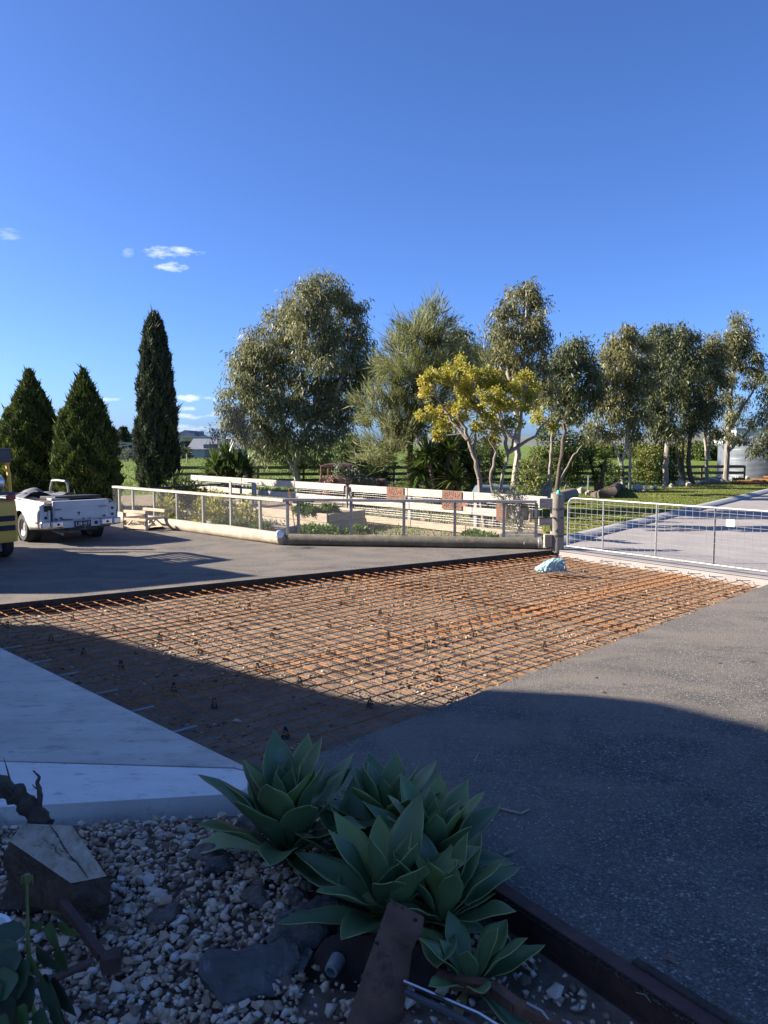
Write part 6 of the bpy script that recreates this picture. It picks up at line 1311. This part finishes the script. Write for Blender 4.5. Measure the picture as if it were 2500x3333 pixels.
tw_ = fine_([W(122, 2640, 3.96), W(131, 2590, 3.97), W(121, 2548, 3.98), W(128, 2530, 3.98), W(108, 2508, 3.99)], 4); br.tube(tw_, [.017 * (1 - i / len(tw_)) + .003 for i in range(len(tw_))], 6, jit=.25); br.tube([W(126, 2570, 3.975), W(112, 2562, 3.98), W(106, 2553, 3.98)], [.005, .004, .002], 5); br.tube([W(38, 2560, 3.96), W(25, 2510, 3.98), W(12, 2465, 3.99)], [.006, .004, .001], 4); br.tube([W(60, 2600, 3.96), W(20, 2570, 3.9), W(-20, 2575, 3.9)], [.012, .006, .002], 4)
tag(br.build('dead_branch', M['bark'], smooth=True), 'dark rough dead branch with twigs rising behind the sawn log', 'branch')
tag(MB().tube([(-1.85, 3.75, -.12), (-1.62, 3.66, 0), (-1.5, 3.72, .05)], [.12, .10, .06], 9, jit=.25).build('root_mass', M['bark']), 'dark lumpy root behind the sawn log', 'root')
def strip(name, label, pts, w_, h_, m, cat='steel bar', up=(0, 0, 1)):
    pts = [Vector(p) for p in pts]; t = thing(name, label, cat, tuple(pts[0]))
    b = MB()
    for i in range(len(pts) - 1):
        e = (pts[i + 1] - pts[i]).normalized() * .004; b.beam(pts[i] - e, pts[i + 1] + e, w_, h_, up)
    b.build('flange', m, t, world=True); b = MB()
    for i in range(len(pts) - 1):
        d = (pts[i + 1] - pts[i]).normalized(); s = d.cross(Vector(up)).normalized() * (w_ / 2 - h_ / 2)
        b.beam(pts[i] + s - Vector(up) * (w_ * .5), pts[i + 1] + s - Vector(up) * (w_ * .5), h_, w_ - .004, up)
    b.build('web', m, t, world=True); return t
strip('rusty_angle', 'bent rusty angle iron below the sawn log', [W(205, 2930, 3.30), W(240, 2975, 3.24), W(288, 3040, 3.14), W(332, 3102, 3.06)], .036, .005, M['rustdark'])
quadbox([W(322, 3100, 3.06), W(395, 3078, 3.10), W(390, 3115, 3.05), W(330, 3128, 3.02)], (0, .004, -.07)).build('x', M['rustdark']).name = 'rusty_bracket'
tag(bpy.data.objects['rusty_bracket'], 'small rusty bracket at the end of the bent angle iron', 'bracket')
strip('rusty_angle', 'dark rusty bar lying low behind the leafy plant', [W(300, 3125, 3.0), W(180, 3180, 2.92), W(0, 3215, 2.88), W(-90, 3230, 2.86)], .035, .006, M['rustdark'])
# rolled steel channel edging the bed
cA, cB = Vector((.40, 3.80, .045)), Vector((2.30, 1.24, .045)); cd_ = (cB - cA).normalized(); cn = Vector((-cd_.y, cd_.x, 0))
ce = thing('steel_channel', 'long rusty steel channel edging the garden bed', 'steel channel', tuple(cA))
MB().beam(cA, cB, .075, .010).build('top_flange', M['rustdark'], ce, world=True, bevel=.002)
MB().beam(cA + cn * .030 + Vector((0, 0, -.095)), cB + cn * .030 + Vector((0, 0, -.095)), .008, .178).build('web', M['rustdark'], ce, world=True)
MB().beam(cA - cn * .005 + Vector((0, 0, -.19)), cB - cn * .005 + Vector((0, 0, -.19)), .075, .010).build('bottom_flange', M['rustdark'], ce, world=True)
tag(MB().beam(cA + cn * .062 + cd_ * 1.0 + Vector((0, 0, -.05)), cB + cn * .062 + Vector((0, 0, -.062)), .045, .13).build('edge_strip', M['cutface'], bevel=.006), 'thin concrete strip outside the steel channel', 'kerb')
# torn rusty plates
pt = thing('rusty_plate', 'upright torn rusty steel plate with pressed ribs and a hole', 'steel plate', tuple(W(1210, 3333, 2.8)))
rows_ = [(1268, 2925, 1378, 2985, 3.16), (1254, 2965, 1372, 3030, 3.12), (1244, 2992, 1352, 3064, 3.10), (1231, 3030, 1338, 3098, 3.06), (1208, 3095, 1330, 3165, 3.0), (1188, 3150, 1322, 3225, 2.95), (1172, 3200, 1312, 3282, 2.91), (1153, 3250, 1298, 3330, 2.87), (1125, 3335, 1275, 3405, 2.8), (1095, 3430, 1250, 3490, 2.72)]
vs_ = []; 
for i, (xa, ya, xb, yb, dp) in enumerate(rows_):
    rib = .018 if i in (2, 6) else 0
    for j in range(5):
        f_ = j / 4; p = W(xa + (xb - xa) * f_, ya + (yb - ya) * f_, dp + .03 * f_ - rib); vs_.append(p)
po = MB().add(vs_, [(i * 5 + j, i * 5 + 5 + j, i * 5 + 6 + j, i * 5 + 1 + j) for i in range(len(rows_) - 1) for j in range(4)]).build('plate_sheet', M['rust'], pt, world=True)
sm = po.modifiers.new('thick', 'SOLIDIFY'); sm.thickness = .007; sm.offset = 1
for (px, py, dp, rr) in ((1226, 3072, 3.03, .016), (1264, 2932, 3.145, .012), (1310, 2955, 3.14, .008), (1352, 2995, 3.13, .015), (1262, 3112, 3.0, .006)):
    c = W(px, py, dp - .012); MB().lathe([(0, 0), (rr * .7, 0)], (c.x, c.y, c.z), 10, 'Y').build('hole', M['black'], pt, world=True).scale = (1, 1, 1)
p2_ = thing('rusty_plate', 'dark curved rusty panel with a short pipe stub behind the upright plate', 'steel plate', tuple(W(1000, 3333, 2.95)))
top_ = [(858, 3215), (880, 3170), (950, 3150), (1020, 3110), (1060, 3055), (1120, 3030), (1185, 3045), (1230, 3040), (1290, 3060), (1420, 3090), (1440, 3160)]
vs_ = []
for i, (px, py) in enumerate(top_):
    dp = 3.17 + .05 * math.sin(i * .4)
    for j in range(4): vs_.append(W(px + 6 * j, py + j * max(30, (3400 - py) / 3), dp - .07 * j))
n_ = len(top_); po = MB().add(vs_, [(i * 4 + j, i * 4 + 1 + j, i * 4 + 5 + j, i * 4 + 4 + j) for i in range(n_ - 1) for j in range(3)]).build('panel_sheet', M['blackrust'], p2_, world=True)
sm = po.modifiers.new('thick', 'SOLIDIFY'); sm.thickness = .006; sm.offset = 1
c = W(1100, 3132, 3.14); d_ = Vector((-.35, -.9, -.1)).normalized(); q_ = d_.to_track_quat('Z', 'Y').to_matrix()
MB().lathe([(.036, 0), (.034, .03), (.030, .075), (.020, .078), (.018, .02), (0, .02)], c + Vector((0, .02, 0)), 18, 'Z', q_).build('pipe_stub', M['greymetal'], p2_, world=True, smooth=True)
strip('rusty_bar', 'bent rusty angle bar running to the lower right behind the plates', [W(1425, 3165, 3.05), W(1530, 3190, 3.0), W(1600, 3200, 2.98), W(1680, 3260, 2.88), W(1790, 3310, 2.8), W(1900, 3400, 2.65)], .045, .006, M['rust'])
o = MB().tube([W(1315, 3195, 2.98), W(1420, 3240, 2.9), W(1560, 3300, 2.8), W(1640, 3350, 2.72)], .009, 7).build('trim_strip', M['chrome'], smooth=True); tag(o, 'thin tarnished chrome trim strip lying under the plates', 'trim')
o = MB().tube([W(1320, 3230, 2.92), W(1430, 3280, 2.84), W(1560, 3350, 2.74)], .014, 7).build('trim_strip', M['darkmetal'], smooth=True); tag(o, 'dark rubber-edged trim strip below the chrome one', 'trim')
o = MB().tube([W(1715, 3265, 2.86), W(1765, 3292, 2.82), W(1800, 3340, 2.76)], .006, 6).build('bright_rod', M['gal'], smooth=True); tag(o, 'short bright metal rod by the steel channel', 'steel rod')
# ------------------------------------------------------------------ leafy plant at the lower left
lpm, nt, b = new_mat('rose_leaf'); oi = N(nt, 'ShaderNodeObjectInfo'); nt.links.new(ramp(nt, oi.outputs['Random'], [(0, (.035, .06, .035)), (.6, (.06, .095, .05)), (1, (.09, .15, .035))]), b.inputs['Base Color']); b.inputs['Roughness'].default_value = .55
bump(nt, b, noise(nt, 40, 4), .3, .003)
lp = thing('rose_bush', 'young leafy rose shoot in the lower left corner', 'plant', tuple(W(98, 3420, 2.3)))
stm = M['veg_stem'] = mat('green_stem', (.10, .13, .035), (.16, .18, .05), 9, .6, .1)
MB().tube([(-1.03, 2.36, -.14), W(98, 3250, 2.35), W(92, 3060, 2.36), W(88, 2920, 2.37), W(88, 2860, 2.38)], [.008, .008, .006, .005, .004], 6).build('stem', stm, lp, world=True)
def rleaf(px, py, dp, ang, ln, tilt, wk=.66):
    ln = ln * 1.2
    c = W(px, py, dp); d = Vector((math.cos(R(ang)), -.25, math.sin(R(ang)))).normalized(); s = Vector((-math.sin(R(ang)), tilt, math.cos(R(ang)))).normalized(); n_ = d.cross(s).normalized(); vs = []
    for i in range(9):
        t = i / 8; w_ = ln * wk * .5 * math.sin(math.pi * min(1, t * .97 + .03) ** .8) * (1 + .06 * (-1) ** i)
        for q in (-1, -.5, 0, .5, 1): vs.append(c + d * (t * ln) + s * (w_ * q) + n_ * (abs(q) * w_ * .25 - .12 * ln * t * t))
    o = MB().add(vs, [(i * 5 + j, i * 5 + 5 + j, i * 5 + 6 + j, i * 5 + 1 + j) for i in range(8) for j in range(4)]).build('leaf', lpm, lp, world=True, smooth=True)
for a in ((80, 3040, 2.36, 160, .085, -.7), (60, 3080, 2.33, 195, .09, -.6), (70, 3110, 2.30, 215, .115, -.7), (95, 3130, 2.30, 235, .13, -.6), (95, 3095, 2.30, 300, .11, -.8), (120, 3080, 2.32, 320, .10, -.5), (150, 2960, 2.38, 350, .055, -.9), (165, 3000, 2.36, 285, .085, -.6), (190, 3000, 2.37, 330, .075, -.5), (190, 3080, 2.36, 290, .075, -.5),
          (110, 3180, 2.30, 250, .12, -.6), (150, 3170, 2.28, 290, .13, -.6), (175, 3180, 2.29, 300, .12, -.5), (60, 3180, 2.26, 200, .12, -.6), (50, 3250, 2.25, 240, .11, -.6), (140, 3280, 2.25, 275, .11, -.5), (85, 3270, 2.24, 255, .10, -.5), (180, 3260, 2.27, 285, .09, -.6), (30, 3060, 2.35, 185, .07, -.5), (100, 3020, 2.38, 30, .05, -.6), (20, 3300, 2.2, 265, .1, -.5), (5, 3200, 2.24, 230, .11, -.5)): rleaf(*a)
MB().lathe([(0, -.02), (.012, -.012), (.014, .0), (.009, .012), (0, .014)], W(88, 2858, 2.38), 10).build('bud', stm, lp, world=True, smooth=True)
for a in (60, 180, 300): pass
for sx in (-1, 1): MB().tube([W(88, 2858, 2.38), W(88 + sx * 16, 2850, 2.37), W(88 + sx * 20, 2880, 2.36)], [.004, .004, .001], 5).build('sepal', stm, lp, world=True)
pc_ = W(-62, 3030, 2.75); pw = thing('white_pot', 'rim of a white pot at the left edge', 'pot', (pc_.x, pc_.y, pc_.z - .15))
MB().lathe([(.0, -.06), (.075, -.06), (.095, .14), (.105, .14), (.105, .155), (.088, .155), (.08, .05), (0, .05)], (0, 0, 0), 24).build('pot_shell', M['white_clean'], pw, smooth=True)
# ------------------------------------------------------------------ scraps on the asphalt
def yardstone(label, px, py, r, seed, m): 
    v, f = hull(12, (1.2, .8, .7), seed); p = G(px, py); me = bpy.data.meshes.new('loose_stone'); me.from_pydata((v * r).tolist(), [], f.tolist()); me.materials.append(m); o = linkobj('loose_stone', me); o.location = (p.x, p.y, r * .5); o.rotation_euler = (0, 0, seed); tag(o, label, 'stone')
yardstone('pale pinkish stone lying alone on the dark asphalt', 2185, 3130, .026, 5, M['gravel_o'])
for i, (px, py, r) in enumerate(((1678, 2667, .009), (1688, 2692, .009), (1720, 2680, .008), (1640, 2712, .008), (1744, 2732, .006), (1880, 2848, .007), (2108, 2845, .006), (2148, 2861, .005), (2385, 2955, .007), (2257, 3130, .006), (2236, 3182, .008), (1842, 3005, .007), (2110, 2268 + 340, .006), (2290, 2985, .006), (2172, 3272, .006), (1990, 2370, .008), (1548, 2560, .005), (1880, 2970, .006))):
    p = G(px, py); v, f = hull(9, (1.1, .8, .6), 500 + i); me = bpy.data.meshes.new('white_chip'); me.from_pydata((v * r).tolist(), [], f.tolist()); me.materials.append(M['paler'] if i % 3 else M['kerb']); o = linkobj('white_chip', me); o.location = (p.x, p.y, r * .5); tag(o, 'tiny whitish stone chip on the dark asphalt', 'stone', 'white chips on the asphalt')
def stick(label, pts, r): tag(MB().tube([G(x, y, r * 1.2) for x, y in pts], [r, r * 1.1, r * .9, r * .5][:len(pts)], 6, jit=.1).build('stick', M['sleeper']), label, 'stick')
stick('forked bark stick on the asphalt behind the agaves', [(1628, 2632), (1660, 2640), (1695, 2648), (1722, 2634)], .008)
stick('short flat bark chip on the asphalt right of the agaves', [(1638, 2782), (1655, 2775), (1674, 2769)], .008); stick('thin straw on the asphalt, left of two', [(1690, 2890), (1724, 2888)], .002); stick('thin straw on the asphalt, right of two', [(1776, 2892), (1804, 2890)], .002); stick('thin twig lying below the far shadow edge', [(1545, 2480), (1558, 2450)], .003)
stick('thin curved straw by the steel channel', [(2070, 3230), (2100, 3238), (2118, 3262)], .002); stick('short thin straw near the lone stone', [(2178, 3093), (2212, 3106)], .002)
lfp = G(2182, 2803); 
tag(MB().add([(lfp.x + .03 * (1 if i % 2 else .45) * math.cos(i * .628), lfp.y + .03 * (1 if i % 2 else .45) * math.sin(i * .628), .005 + .008 * (i % 2)) for i in range(10)], [tuple(range(10))]).build('fallen_leaf', M['sleeper']), 'small pale curled leaf fallen on the dark asphalt', 'leaf')
for i, (px, py) in enumerate(((2030, 2228), (1967, 2256), (1940, 2208), (2345, 2160), (2453, 2155), (1880, 2120), (1735, 2110 + 60))):
    p = G(px, py); v, f = hull(9, (1.4, .8, .4), 600 + i); me = bpy.data.meshes.new('dark_clod'); me.from_pydata((v * .018).tolist(), [], f.tolist()); me.materials.append(M['cutface']); o = linkobj('dark_clod', me); o.location = (p.x, p.y, .006); tag(o, 'small dark clod on the sunlit asphalt', 'clod', 'dark clods on the asphalt')
